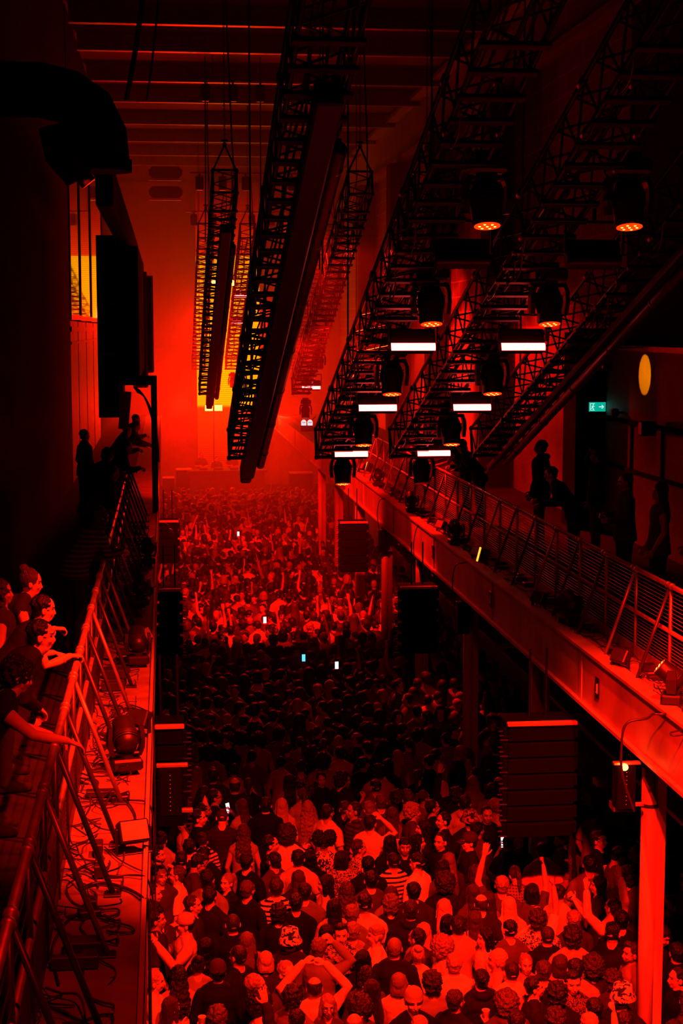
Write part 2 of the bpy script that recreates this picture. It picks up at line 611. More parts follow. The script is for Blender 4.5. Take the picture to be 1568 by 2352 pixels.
def make_truss(x, y0, z0, y1, z1, label, fine=True, bridle=True, pipe=False, seed=0):
    rnd = random.Random(seed)
    m, L = truss_frame(y0, z0, y1, z1)
    t = empty('lighting_truss', (x, y0, z0), 0, label, 'truss', 'lighting trusses sloping over the crowd')
    P = lambda u, v, w: m @ Vector((u, v, w))
    q = 8 if fine else 6
    for (u, w) in ((0, 0), (TW, 0), (0, TW), (TW, TW)):
        c = MB()
        c.tube([P(u, 0, w), P(u, L, w)], .026, q)
        for j in range(7):
            v = L * j / 6
            c.tube([P(u, max(0, v - .07), w), P(u, min(L, v + .07), w)], .04, q)
        c.obj('chord', M['truss'], t, smooth=True)
    lac = MB()
    n = int(L / .36)
    for (ua, wa, ub, wb) in ((0, 0, 0, TW), (TW, 0, TW, TW), (0, TW, TW, TW), (0, 0, TW, 0)):
        for i in range(n):
            v0, v1 = L * i / n, L * (i + 1) / n
            a, b_ = ((ua, wa), (ub, wb)) if i % 2 == 0 else ((ub, wb), (ua, wa))
            lac.tube([P(a[0], v0, a[1]), P(b_[0], v1, b_[1])], .0125, 5)
    for v in (0, L):
        for (ua, wa, ub, wb) in ((0, 0, TW, 0), (0, TW, TW, TW), (0, 0, 0, TW), (TW, 0, TW, TW)):
            lac.tube([P(ua, v, wa), P(ub, v, wb)], .024, 6)
    lac.obj('lattice', M['truss'], t)
    v = .9
    while v < L - .1:
        lad = MB().bbox(-.05, TW + .05, v - .042, v + .042, -.075, -.03, .008, m)
        lad.obj('rung', M['truss'], t)
        v += .47
    cb = MB()
    for j in range(6 if fine else 3):
        u = rnd.uniform(-.03, TW)
        w = rnd.choice((.02, .03, TW + .03, -.02))
        pts = [P(u + .03 * sin(i * 1.3 + j), L * i / 24, w + .02 * sin(i * 2.1 + j)) for i in range(25)]
        cb.tube(pts, rnd.uniform(.008, .016), 5)
    if fine:
        for j in range(9):
            v = L * rnd.uniform(.05, .9)
            u = rnd.uniform(-.02, .05)
            dr = rnd.uniform(.1, .3)
            cb.tube([P(u, v, 0) + Vector((.02 * sin(i), 0, -dr * sin(pi * i / 8))) + Vector((0, .5 * i / 8, -.16 * i / 8)) for i in range(9)], .009, 5)
    cb.obj('cable_loom', M['cable'], t)
    if bridle:
        ap = P(TW / 2, .0, TW) + Vector((0, 0, .52))
        bb = MB()
        for u in (0, TW):
            bb.tube([P(u, .05, TW), ap], .02, 6)
        bb.ell(ap, (.045, .045, .05)).tube([ap + Vector((-.07, 0, .08)), ap + Vector((.07, 0, .08))], .025, 8)
        bb.obj('bridle', M['truss'], t)
        ch = MB()
        zt = CEIL - .1 - z0
        k_ = 0
        z = ap.z + .08
        while z < zt and z < ap.z + 4:
            r3 = Matrix.Rotation(pi / 2 * (k_ % 2), 3, 'Z')
            pts = [Vector((ap.x, ap.y, z)) + r3 @ Vector((.016 * cos(a), 0, .032 * sin(a) + .03)) for a in np.linspace(0, 2 * pi, 9)]
            ch.tube(pts, .006, 4)
            z += .05
            k_ += 1
        ch.tube([(ap.x, ap.y, z), (ap.x, ap.y, zt)], .012, 5)
        ch.obj('hoist_chain', M['darksteel'], t)
        pts = [ap + Vector((.16 - .13 * (i / 12), .05, (zt - ap.z) * i / 12)) for i in range(13)]
        MB().tube([P(TW, .8, TW)] + pts, .017, 6).obj('power_cable', M['cable'], t, smooth=True)
    # mid and far end hoists
    mid = P(TW / 2, L * .82, TW)
    MB().tube([mid, (mid.x, mid.y, CEIL - .1 - z0)], .014, 5).obj('hoist_chain', M['darksteel'], t)
    if pipe:
        bx = MB()
        hw, hh = (.24, .22) if x < 3 else (.12, .10)
        hu = .19 if x < 3 else .3
        bx.bbox(hu, hu + hw, 1.5, L + .25, -.09 - hh, -.09, .02, m)
        bx.bbox(hu + .02, hu + hw - .03, L + .25, L + .62, -.09 - hh, -.13, .03, m)
        bx.obj('beam_housing', M['black'], t)
        pp = MB()
        pu = hu + hw + .08
        pp.tube([P(pu, 2.6, -.2), P(pu, L - .35, -.2)], .07, 16)
        v = 3.0
        while v < L - .4:
            pp.tube([P(pu, v, -.2), P(pu, v + .05, -.2)], .078, 16)
            v += 1.9
        pp.obj('spiral_pipe', M['darksteel'], t, smooth=True)
    return t


LANE = (1.08, 2.585, 3.88, 5.32)
R1 = (11.9, 10.95, 26.9, 6.15)
R2 = (33.3, 11.19, 48.3, 6.38)
R3 = (52.9, 11.38, 66.8, 6.70)
names1 = ['largest black truss with a round pipe along it, crossing the yellow screen', 'near truss carrying the lit strobes left of the right balcony rail',
          'near truss carrying strobes right of the strobe truss over the beam', 'truss on the right ending over the balcony with a long pipe under it']
for i, x in enumerate(LANE):
    make_truss(x, *R1, names1[i], True, False, pipe=(i in (0, 3)), seed=i)
names2 = ['mid-distance truss on a V bridle left of the largest truss', 'mid-distance truss hidden behind the largest truss', 'mid-distance truss on a V bridle right of the largest truss', 'mid-distance truss behind the near strobe truss']
for i, x in enumerate((1.05, 2.58, 3.90, 5.32)):
    if i == 1:
        continue
    make_truss(x, *R2, names2[i], True, True, pipe=(i == 0), seed=10 + i)
names3 = ['thin far truss, the leftmost of all', 'far truss between the yellow gap and the largest truss', 'far truss seen just right of the largest truss', 'hazy red far truss beside the right mid-distance truss']
for i, x in enumerate((1.17, 2.56, 3.9, 5.3)):
    if i == 2:
        continue
    make_truss(x, *R3, names3[i], False, True, seed=20 + i)


# ------------------------------------------------------------------ fixtures
def make_strobe(loc, label, lit=True, group='strobe bars on the trusses', tilt=.42):
    t = empty('strobe_light', loc, 0, label, 'stage light', group)
    R = Matrix.Rotation(-tilt, 4, 'X')
    b = MB().bbox(-.29, .29, -.0, .16, -.02, .27, .02, R)
    for j in range(9):
        b.box(-.27 + j * .062, -.25 + j * .062, .16, .19, .0, .25, R)
    b.obj('housing', M['black'], t)
    lens = MB()
    # half-round light tube along the lower front edge
    rings = []
    for i in range(2):
        x = -.28 + .56 * i
        rings.append([tuple(R @ Vector((x, -.0 - .035 * sin(a), .0 + .045 - .05 * cos(a) - .03))) for a in np.linspace(0, pi, 9)])
    lens.loft(rings, True)
    lens.obj('light_tube', M['strobe'] if lit else M['darksteel'], t)
    y = MB()
    for s in (-1, 1):
        y.bbox(s * .31 - .012, s * .31 + .012, .04, .10, .08, .42, .004)
    y.bbox(-.32, .32, .04, .10, .40, .43, .005).tube([(0, .07, .42), (0, .07, .56)], .022, 8)
    y.obj('yoke', M['truss'], t)
    return t


def make_head(loc, label, rz=0., group='moving heads hanging under the trusses', tilt=.2, up=False, glow=True, sc=1.):
    t = empty('moving_head_light', loc, rz, label, 'stage light', group)
    if up:
        t.rotation_euler = (pi, 0, rz)
    t.scale = (sc, sc, sc)
    MB().bbox(-.17, .17, -.14, .14, .47, .60, .025).bbox(-.1, .1, -.03, .03, .6, .66, .01).obj('base', M['black'], t)
    yk = MB()
    yk.tube([(0, 0, .47), (0, 0, .43)], .09, 16)
    for s in (-1, 1):
        yk.loft([[(s * a, -.055 * c, z), (s * a, .055 * c, z), (s * (a + .045), .05 * c, z), (s * (a + .045), -.05 * c, z)] for (a, c, z) in ((.12, 1.2, .45), (.155, 1.3, .36), (.16, 1.4, .25), (.15, 1., .13))])
    yk.bbox(-.16, .16, -.06, .06, .405, .445, .015)
    yk.obj('yoke', M['black'], t)
    hd = empty('head', (0, 0, .24))
    hd.parent = t
    hd.rotation_euler = (-tilt, 0, 0)
    bd = MB().lathe([(.05, .17), (.1, .16), (.125, .1), (.145, .02), (.14, -.03), (.125, -.08), (.125, -.2), (.115, -.215)], n=24)
    bd.obj('head_shell', M['black'], hd, smooth=True)
    hh = MB()
    for zz in (.06, .03, .0):
        hh.tube([(0, 0, zz), (0, 0, zz + .01)], .149, 24)
    hh.obj('cooling_fin', M['darksteel'], hd)
    MB().disc((0, 0, -.217), .11, (0, 0, 1), 24, .008).obj('lens', M['lensred'] if glow else M['darksteel'], hd)
    px = MB()
    for j in range(7):
        a = j * pi / 3
        r = .065 if j < 6 else 0
        px.ell((r * cos(a), r * sin(a), -.222), (.012, .012, .006), nu=8, nv=5)
    if glow:
        px.obj('led_pixel', M['lenspix'], hd)
    return t


slope1 = (R1[1] - R1[3]) / (R1[2] - R1[0])
for lane, (sx, ln) in enumerate(((3.11, 'left'), (4.52, 'right'))):
    for i, (y, z) in enumerate(((26.2, 6.25), (22.9, 7.19), (19.6, 8.12), (16.3, 9.06))):
        make_strobe((sx, y, z), ('lit strobe bar on the %s strobe truss, %s' % (ln, ['lowest', 'second from the low end', 'third from the low end'][i])) if i < 3 else 'unlit strobe bar high on the %s strobe truss' % ln, i < 3)
    for i, (y, zl) in enumerate(((27.5, 5.62), (24.6, 6.52), (21.5, 7.45), (18.3, 8.40), (15.15, 9.33), (12.1, 10.3))):
        if i == 5:
            continue
        make_head((sx, y, zl - .02), 'moving head on the %s strobe truss, %s' % (ln, ['hanging off its low end', 'above the lowest strobe', 'above the second strobe', 'above the third strobe', 'highest in view'][i]), glow=not (i == 0 and lane == 1), tilt=.22, sc=1.15)
for i, (x, y, z) in enumerate(((4.42, 47.6, 6.58), (2.85, 58.2, 9.55), (2.85, 61.4, 8.62))):
    make_strobe((x, y, z), ['lit strobe on the low end of the mid-distance truss right of the largest truss', 'upper lit strobe on the far truss beside the yellow gap', 'lower lit strobe on the far truss beside the yellow gap'][i])
make_head((4.4, 49.4, 5.55), 'hazy moving head hanging below the mid-distance strobe', glow=False)
make_head((4.4, 45.0, 7.2), 'moving head above the mid-distance strobe right of the largest truss', glow=False)
make_head((2.85, 66.6, 5.9), 'tiny hazy moving head at the low end of a far truss', glow=False)
for i, (px, py, y) in enumerate(((490, 652, 58.), (533, 652, 58.), (487, 935, 66.))):
    x = (px - 377) / 3600 * y
    z = CZ - (py - 757) / 3600 * y
    t = empty('blinder_lamp', (x, y, z), 0, ['small white-hot lamp seen through the mid-distance left truss', 'small white-hot lamp in the yellow gap between trusses', 'double yellow-white lamp over the stage'][i], 'stage light')
    if i < 2:
        MB().tube([(0, 0, 0), (0, .12, 0)], [.12, .08], 14).obj('can', M['black'], t)
        MB().disc((0, -.01, 0), .1, (0, 1, 0), 16, .01).obj('bulb', M['lampwarm'], t)
        MB().tube([(0, .06, .1), (0, .06, 1.2)], .012, 6).obj('hanger', M['black'], t)
    else:
        for s in (-1, 1):
            MB().bbox(s * .2 - .18, s * .2 + .18, 0, .15, -.14, .14, .03).obj('can', M['black'], t)
            MB().bbox(s * .2 - .16, s * .2 + .16, -.012, 0, -.125, .125, .03).obj('bulb', M['lampwarm'], t)
        MB().tube([(0, .1, -.14), (0, .1, -3.5)], .02, 6).obj('stand', M['darksteel'], t)


# hanging speakers (line arrays)
def make_speaker(x, y, ztop, label, flip=1, w=.63, n=6):
    t = empty('line_array_speaker', (x, y, ztop), 0, label, 'loudspeaker', 'loudspeakers hanging along both balconies')
    MB().bbox(-w / 2 - .02, w / 2 + .02, -.2, .22, -.05, -.002, .01).obj('top_frame', M['blackrough'], t)
    MB().bbox(-w / 2 - .02, w / 2 + .02, -.28, -.2, -.05, 0, .01).obj('front_edge', M['fascia'], t)
    for i in range(n):
        z1 = -.06 - i * .19
        R = Matrix.Translation((0, 0, z1)) @ Matrix.Rotation(.03 * i, 4, 'X')
        b = MB().bbox(-w / 2, w / 2, -.24, .22, -.18, 0, .012, R)
        b.bbox(-w / 2 - .05, -w / 2, -.2, -.14, -.16, -.02, .005, R).bbox(w / 2, w / 2 + .05, -.2, -.14, -.16, -.02, .005, R)
        o = b.obj('cabinet', M['blackrough'], t)
        g = MB()
        for j in range(3):
            g.box(-flip * (w / 2 + .005), -flip * (w / 2 + .10), -.24 + j * .05, -.23 + j * .05, -.16 + j * .04, -.145 + j * .04, R)
        g.obj('fin', M['darksteel'], o)
    MB().tube([(-.1, 0, 0), (-.1, 0, DZ - ztop - .1)], .014, 6).tube([(.1, 0, 0), (.1, 0, DZ - ztop - .1)], .014, 6).obj('suspension', M['truss'], t)
    return t


make_speaker(4.36, 17.9, 3.77, 'large black hanging speaker nearest the bright column on the right', 1, .8, 7)
make_speaker(4.42, 27.3, 3.84, 'black hanging speaker array in front of the fourth column on the right')
make_speaker(4.40, 36.8, 3.84, 'hazy hanging speaker array farthest along the right balcony')
make_speaker(.0, 18.0, 3.83, 'black hanging speaker nearest along the left deck edge', -1, .3)
make_speaker(.03, 27.4, 3.86, 'black hanging speaker second along the left deck edge', -1, .36)
make_speaker(.03, 37.0, 3.9, 'hazy black speaker farthest along the left deck edge', -1, .45, 5)


def column_speaker(x, y, z1, h, label, lamp=False, dots=True):
    t = empty('column_speaker', (x, y, z1), 0, label, 'loudspeaker', 'slim column speakers')
    MB().bbox(-.1, .1, -.07, .1, -h, 0, .012).obj('cabinet', M['blackrough'], t)
    MB().bbox(-.12, .16, -.03, .03, 0, .03, .004).bbox(.1, .2, -.03, .03, -h + .02, -h + .05, .004).obj('bracket', M['steel'], t)
    if dots:
        g = MB()
        for j in range(9):
            g.ell((.0, -.075, -.06 - j * (h - .12) / 8), (.006, .006, .006), nu=6, nv=4)
        g.obj('screw', M['steel'], t)
    if lamp:
        MB().ell((-.03, -.1, .0), (.035, .03, .035)).obj('indicator_lamp', M['lampwarm'], t)
    return t


column_speaker(4.53, 14.9, 4.02, .45, 'slim black column speaker with a glowing lamp on the bright column', True)
column_speaker(4.76, 24.7, 3.95, .5, 'slim black column speaker on the third steel column')
column_speaker(.0, 13.8, 4.45, .44, 'slim black column speaker with a row of dots below the left deck')
column_speaker(4.8, 34.4, 3.9, .5, 'hazy slim speaker on the fifth steel column', dots=False)

# flood lamp in the middle distance with two white heads (emergency light)
t = empty('emergency_light', (4.5, 50, 5.4), 0, 'pair of small white emergency lamps in the red haze', 'lamp')
emw = emat('white_lamp', (.9, .85, .9), 1.0)
for s in (-1, 1):
    h = MB()
    h.lathe([(.02, .02), (.075, .015), (.085, 0), (.085, -.02)], mtx=Matrix.Rotation(pi / 2, 3, 'X'), n=20)
    h.bbox(-.083, .083, -.02, .02, -.1, 0, .01)
    o = h.obj('lamp_head', emw, t, loc=(s * .1, 0, 0))
    MB().ell((-.03, -.03, -.0), (.012, .01, .022)).ell((.03, -.03, -.0), (.012, .01, .022)).ell((0, -.03, -.02), (.008, .01, .01)).obj('reflector', M['black'], t, loc=(s * .1, 0, 0))
MB().bbox(-.2, .2, .02, .1, -.3, -.1, .02).tube([(0, .06, -.1), (.3, .06, .2)], .015, 6).obj('battery_box', M['darksteel'], t)

# exit sign
t = empty('exit_sign', (7.83, 27.96, 6.95), 0, 'green emergency exit sign with running figure and arrow', 'sign')
gr = emat('sign_green', (.0, .42, .30), 1.0)
wh = emat('sign_white', (.55, .95, .85), 1.0)
MB().bbox(-.17, .17, -.03, .03, -.105, .105, .01).obj('housing', M['darksteel'], t)
MB().box(-.155, .155, -.034, -.03, -.085, .085).obj('panel', gr, t)
g = MB()
g.box(-.135, -.045, -.038, -.034, -.065, -.055).box(-.135, -.125, -.038, -.034, -.065, .065).box(-.135, -.045, -.038, -.034, .055, .065)
g.ell((-.075, -.037, .038), (.011, .003, .011))
g.tube([(-.08, -.037, .022), (-.09, -.037, -.012)], .009, 6).tube([(-.09, -.037, -.012), (-.07, -.037, -.03), (-.078, -.037, -.052)], .006, 6)
g.tube([(-.09, -.037, -.012), (-.105, -.037, -.03), (-.118, -.037, -.03)], .006, 6).tube([(-.08, -.037, .02), (-.06, -.037, .005), (-.05, -.037, .012)], .005, 6)
g.tube([(-.08, -.037, .02), (-.1, -.037, .012), (-.108, -.037, .0)], .005, 6)
g.tube([(.03, -.037, 0), (.115, -.037, 0)], .008, 6).tube([(.08, -.037, .035), (.118, -.037, 0), (.08, -.037, -.035)], .008, 6)
g.obj('pictogram', wh, t)
# wall cameras / speakers on the right wall
for i, (y, z, s) in enumerate(((26.9, 6.9, .7), (24.8, 6.75, 1.2))):
    t = empty('wall_speaker', (WRX - .03, y, z), 0, ['small black wall speaker beside the exit pillar', 'larger black wall speaker near the right edge'][i], 'loudspeaker')
    MB().bbox(-.25 * s, -.05, -.09 * s, .09 * s, -.1 * s, .1 * s, .02).obj('cabinet', M['black'], t)
    MB().tube([(-.05, 0, 0), (.03, 0, 0)], .02, 8).obj('bracket', M['black'], t)
t = empty('wall_spotlight', (WRX - .75, 25.6, 7.75), 0, 'small fixture throwing an orange spot on the right wall', 'lamp')
MB().tube([(0, 0, 0), (.16, 0, 0)], [.05, .06], 12).obj('can', M['black'], t)
MB().tube([(0, 0, .02), (0, 0, .3), (.75, 0, .3)], .012, 6).obj('arm', M['black'], t)

# LED wall
led = bpy.data.materials.new('led_wall_picture')
led.use_nodes = True
nt = led.node_tree
nt.nodes.clear()
tc = nt.nodes.new('ShaderNodeTexCoord')
sp = nt.nodes.new('ShaderNodeSeparateXYZ')
rp = nt.nodes.new('ShaderNodeValToRGB')
mr = nt.nodes.new('ShaderNodeMapRange')
mr.inputs['From Min'].default_value = 1.3
mr.inputs['From Max'].default_value = 14.9
em = nt.nodes.new('ShaderNodeEmission')
om = nt.nodes.new('ShaderNodeOutputMaterial')
cr = rp.color_ramp
cr.interpolation = 'LINEAR'
els = [(0., (.5, .005, 0)), (.1, (.8, .01, 0)), (.26, (1.5, .05, .0)), (.268, (2.2, .95, .0)), (.5, (2.2, .92, .0)), (.758, (1.8, .66, .0)), (.762, (1.3, .03, 0)), (.86, (.6, .004, 0)), (.95, (.18, 0, 0)), (1., (.07, 0, 0))]
for e_, (p, c) in zip([cr.elements[0], cr.elements[1]], (els[0], els[-1])):
    e_.position = p
    e_.color = (*c, 1)
for p, c in els[1:-1]:
    cr.elements.new(p).color = (*c, 1)
# 591 px line of the picture -> height of the colour change
wv = nt.nodes.new('ShaderNodeTexWave')
wv.bands_direction = 'Z'
wv.inputs['Scale'].default_value = 3.4
ml = nt.nodes.new('ShaderNodeMapRange')
ml.inputs['To Min'].default_value = .55
ml.inputs['To Max'].default_value = 1.15
nt.links.new(tc.outputs['Object'], sp.inputs[0])
nt.links.new(tc.outputs['Object'], wv.inputs['Vector'])
nt.links.new(sp.outputs['Z'], mr.inputs['Value'])
nt.links.new(mr.outputs['Result'], rp.inputs['Fac'])
nt.links.new(rp.outputs['Color'], em.inputs['Color'])
nt.links.new(wv.outputs['Fac'], ml.inputs['Value'])
nt.links.new(ml.outputs['Result'], em.inputs['Strength'])
nt.links.new(em.outputs[0], om.inputs['Surface'])
t = empty('led_screen', (1.45, YE - .35, 0), 0, 'tall LED screen glowing yellow and red behind the stage', 'screen')
MB().box(0, 2.85, 0, .02, 1.3, 14.9).obj('display', led, t)
b = MB().box(-.04, 3.04, .02, .2, 1.26, 14.94)
b.obj('back_frame', M['black'], t)

# stage, booth
struct(MB().box(-2, 8, YE - 5.5, YE, 0, 1.25), 'floor_stage', M['blackrough'])
t = empty('dj_booth', (2.6, 67.3, 1.25), 0, 'long dark performer booth in front of the screen', 'booth')
MB().bbox(-1.6, 1.6, -.4, .4, 0, 1.05, .02).obj('body', M['darksteel'], t)
MB().bbox(-1.7, 1.7, -.5, .5, 1.05, 1.12, .01).obj('table_top', M['black'], t)
for i, x in enumerate((-1., -.35, .3, .95)):
    MB().bbox(x - .17, x + .17, -.25, .15, 1.12, 1.22, .01).obj('deck_player', M['darksteel'], t)
for i, (x, w, h, lb) in enumerate(((.75, .65, 1.15, 'dark equipment box on the stage left of the booth'), (5.8, 1.0, .95, 'dark equipment box on the stage right of the booth'), (.1, .5, .8, 'small equipment box by the left balcony end of the stage'))):
    t = empty('equipment_case', (x, 67.4, 1.25), 0, lb, 'case')
    MB().bbox(-w / 2, w / 2, -.4, .4, 0, h, .02).obj('body', M['blackrough'], t)
    MB().bbox(-w / 2 - .01, w / 2 + .01, -.41, .41, h - .03, h + .02, .01).obj('lid', M['steel'], t)
# crash bar before the stage
t = empty('crowd_barrier', (-.1, 66.0, 0), 0, 'low metal barrier between the crowd and the stage', 'barrier')
MB().tube([(0, 0, 1.15), (6.5, 0, 1.15)], .03, 8).obj('rail', M['steel'], t)
for i in range(6):
    MB().tube([(i * 1.3, 0, 0), (i * 1.3, 0, 1.15)], .025, 8).obj('post', M['steel'], t)

# left side cabins, portal and duct
t = empty('gallery_cabin', (-.9, 31.7, 6.6), 0, 'black cabin tower rising behind the portal on the left', 'cabin')
MB().box(-.42, -.02, 0, 5, 0, 3.6).box(.06, .4, 0, 9, .8, 3.4).obj('body', M['wall_dark'], t)
MB().box(-.02, .06, .3, .34, .1, 2.6).obj('painted_lit_slot', M['wall_pale'], t)  # pale strip paints the red light showing in the gap
for z in (1.2, 2.2, 3.2):
    MB().box(-.42, -.02, -.03, 0, z, z + .12).obj('ledge', M['black'], t)
t = empty('gallery_beam', (-.7, 12, 10.2), 0, 'long dark beam running along the upper left', 'beam')
MB().bbox(-.25, 0, 11, 32, -.1, .4, .03).obj('body', M['wall_dark'], t)
MB().bbox(-.3, .02, 11, 32, .4, .44, .01).obj('flange', M['wall_dark'], t)
t = empty('door_portal', (0, 31.6, DZ), 0, 'black square portal frame standing on the left deck', 'door frame')
MB().bbox(-.28, -.16, -.06, .06, 0, 2.72, .008).obj('post', M['black'], t)
MB().bbox(-.85, -.16, -.06, .06, 2.55, 2.74, .008).obj('lintel', M['black'], t)
cb = MB()
for j in range(4):
    cb.tube([(-.62 + .42 * sin(pi / 2 * i / 10) + .02 * j, -.03, 2.5 - .03 * j - 1.4 * (1 - cos(pi / 2 * i / 10))) for i in range(11)], .016, 6)
cb.obj('cable_bundle', M['cable'], t)
t = empty('side_panel', (-.93, 31.3, 6.4), 0, 'pale leaning board beside the black portal', 'board')
MB().bbox(.0, .2, -.01, .01, 0, .75, .004, Matrix.Rotation(.1, 4, 'Y')).obj('board', M['wall_pale'], t)
t = empty('air_duct', (-.78, 18, 9.98), 0, 'fat dark air duct bending down at the upper left', 'duct')
R_ = .30
MB().tube([(-1.4, 0, 1.0), (-.55, 0, 1.0), (-.25, 0, .93), (-.02, 0, .78), (.1, 0, .52), (.12, 0, .25)], R_, 20).obj('elbow', M['blackrough'], t, smooth=True)
MB().tube([(.12, 0, .25), (.12, 0, .12)], R_ + .03, 20).obj('collar', M['blackrough'], t)
MB().tube([(-.3, -.1, .6), (-.25, -.1, .3), (-.1, -.1, .06)], [.27, .26, .2], 18).obj('branch', M['blackrough'], t, smooth=True)
MB().tube([(-.11, -.1, .08), (-.03, -.1, -.02)], .09, 16).obj('nozzle', M['foil'], t, smooth=True)
for i, (x, y, z, h) in enumerate(((-.45, 40.3, 6.9, 2.9), (-.32, 43.3, 7.2, 2.6))):
    t = empty('wall_cabinet', (x, y, z), 0, ['tall dark cabinet with pale rim behind the black cabin tower', 'second tall cabinet with pale rim, farther behind'][i], 'cabinet', 'cabinets on the upper left')
    MB().bbox(-.35, 0, 0, 2.6, 0, h, .01).obj('body', M['wall_dark'], t)
    MB().box(-.35, .01, -.02, .0, -.02, .05).box(-.03, .03, -.03, 0, 0, h).box(-.35, .01, -.02, 0, h - .05, h).obj('rim', M['wall_pale'], t)

# loose cables hanging from the ceiling on the left and chains
for i, (px0, px1, y) in enumerate(((365, 300, 24.), (385, 345, 27.), (475, 472, 44.), (598, 597, 44.))):
    x0 = (px0 - 377) / 3600 * y
    x1 = (px1 - 377) / 3600 * y
    zt, zb = CEIL - .05, CZ + (757 - (250 if i < 2 else 560)) / 3600 * y
    pts = []
    for j in range(15):
        s = j / 14
        pts.append((x0 + (x1 - x0) * s * s, y, zt + (zb - zt) * s))
    tag(MB().tube(pts, .04 if i == 0 else .018, 6).obj('hanging_cable', M['cable'], smooth=True),
        ['thick cable hanging from the ceiling towards the duct', 'thin cable beside the thick one over the duct', 'straight drop line left of the V bridle', 'straight drop line right of the V bridle'][i], 'cable', 'cables hanging from the ceiling')
for i, (x, y) in enumerate(((3.0, 30.5), (3.06, 30.5), (3.3, 33.))):
    tag(MB().tube([(x, y, 9.5), (x + .02, y, CEIL)], .014, 6).obj('hanging_cable', M['cable']), ['left one of the paired drop lines before the right wall', 'right one of the paired drop lines before the right wall', 'chain hanging right of the paired drop lines'][i], 'cable', 'cables hanging from the ceiling')
# ceiling lamps rows (small off fixtures) on pipes
for r, (y, z) in enumerate(((44., 15.1), (52., 13.4), (62., 12.9))):
    t = empty('lighting_pipe', (1.2, y, z), 0, ['row of dark lamps on a pipe nearest under the ceiling', 'second row of dark lamps on a pipe under the ceiling', 'farthest row of dark lamps on a pipe above the screen'][r], 'light bar', 'pipes with lamps under the ceiling')
    MB().tube([(-.3, 0, 0), (3.6, 0, 0)], .03, 8).obj('pipe', M['steel'], t)
    for i in range(5):
        x = i * .75
        MB().bbox(x - .13, x + .13, -.12, .12, -.55, -.1, .04).tube([(x, 0, -.1), (x, 0, 0)], .03, 6).obj('lamp', M['black'], t)
    MB().tube([(.2, 0, 0), (.2, 0, CEIL - z)], .012, 5).tube([(3.1, 0, 0), (3.1, 0, CEIL - z)], .012, 5).obj('hanger', M['darksteel'], t)
for i in range(2):
    t = empty('ceiling_vent', (-.2, 60 + .1 * i, 14.2 - i * .72), 0, ['upper rounded dark vent on the far upper left', 'lower rounded dark vent on the far upper left'][i], 'vent')
    MB().bbox(-.3, .95, 0, .3, -.22, .22, .15).obj('housing', M['blackrough'], t)
    MB().box(-.3, .9, -.02, .3, -.30, -.27).obj('lip', M['steel'], t)

# ------------------------------------------------------------------ deck equipment
def deck_head(x, y, label, rz=0., sc=.62, glow=False, tilt=.9):
    return make_head((x, y, DZ + .66 * sc), label, rz, 'moving heads standing on the balcony decks', tilt, True, glow, sc)


deck_head(-.36, 12.75, 'black moving head with round lens lying on the left deck', .2, .75)
deck_head(-.33, 16.9, 'black moving head on the left deck past the second speaker top', .1, .7)
deck_head(-.36, 20.6, 'moving head among the struts farther along the left deck', 0, .7)
deck_head(-.3, 24.3, 'dark moving head on the left deck level with the dome camera', 0, .7)
for i, (px, py, gl) in enumerate(((1480, 1625, True), (1310, 1440, False), (1045, 1255, False), (935, 1180, False), (868, 1120, False))):
    x, y = onz(px, py, DZ)
    deck_head(min(5.0, max(4.86, x)), y, ['moving head with a red dotted lens on the right deck near the bright beam', 'dark round-backed moving head on the dim stretch of the right deck',
              'bulky moving head on the right deck above the bright beam patch', 'moving head on the right deck between strobe and wire rail', 'hazy moving head far along the right deck'][i], (1.2, .3, .1, 0, 0)[i], .72 if i < 3 else .7, gl)


def floor_strobe(x, y, rz, label, glow):
    t = empty('flood_light', (x, y, DZ), rz, label, 'stage light', 'flood lights standing on the balcony decks')
    R = Matrix.Translation((0, 0, .2)) @ Matrix.Rotation(-.5, 4, 'X')
    MB().bbox(-.14, .14, -.05, .08, -.1, .1, .015, R).obj('housing', M['black'], t)
    MB().box(-.12, .12, -.056, -.05, -.085, .085, R).obj('front_glass', M['fascia'] if glow else M['darksteel'], t)
    y_ = MB()
    for s in (-1, 1):
        y_.bbox(s * .155 - .008, s * .155 + .008, -.02, .03, .01, .24, .003)
    y_.bbox(-.16, .16, -.05, .05, 0, .015, .003)
    y_.obj('bracket', M['black'], t)
    t.scale = (.78, .78, .78)
    return t


for i, (x, y, rz, g) in enumerate(((-.26, 10.75, .3, True), (-.28, 14.0, -.6, False), (-.27, 17.9, 1.2, True), (-.25, 21.6, 1.3, True), (-.25, 26.0, 1.3, False))):
    floor_strobe(x, y, rz, ['pale-faced flood light at the edge of the left deck nearest the viewer', 'flood light on the left deck just past the moving head', 'flood light on the left deck edge by the second hanging speaker',
                 'flood light with a bright edge on the left deck', 'flood light on the left deck near the portal'][i], g)
for i, (px, py) in enumerate(((1385, 1540), (1180, 1400), (1095, 1290), (862, 1085), (1012, 1225))):
    x, y = onz(px, py, DZ)
    floor_strobe(min(5.0, max(4.84, x)), y, -1.1, ['flood light on the right deck beside the small black plate', 'flood light on the dark stretch of the right deck', 'flood light with a bright edge on the right deck',
                 'flood light with a bright edge in the red haze', 'small flood light left of the bulky moving head'][i], i > 1)
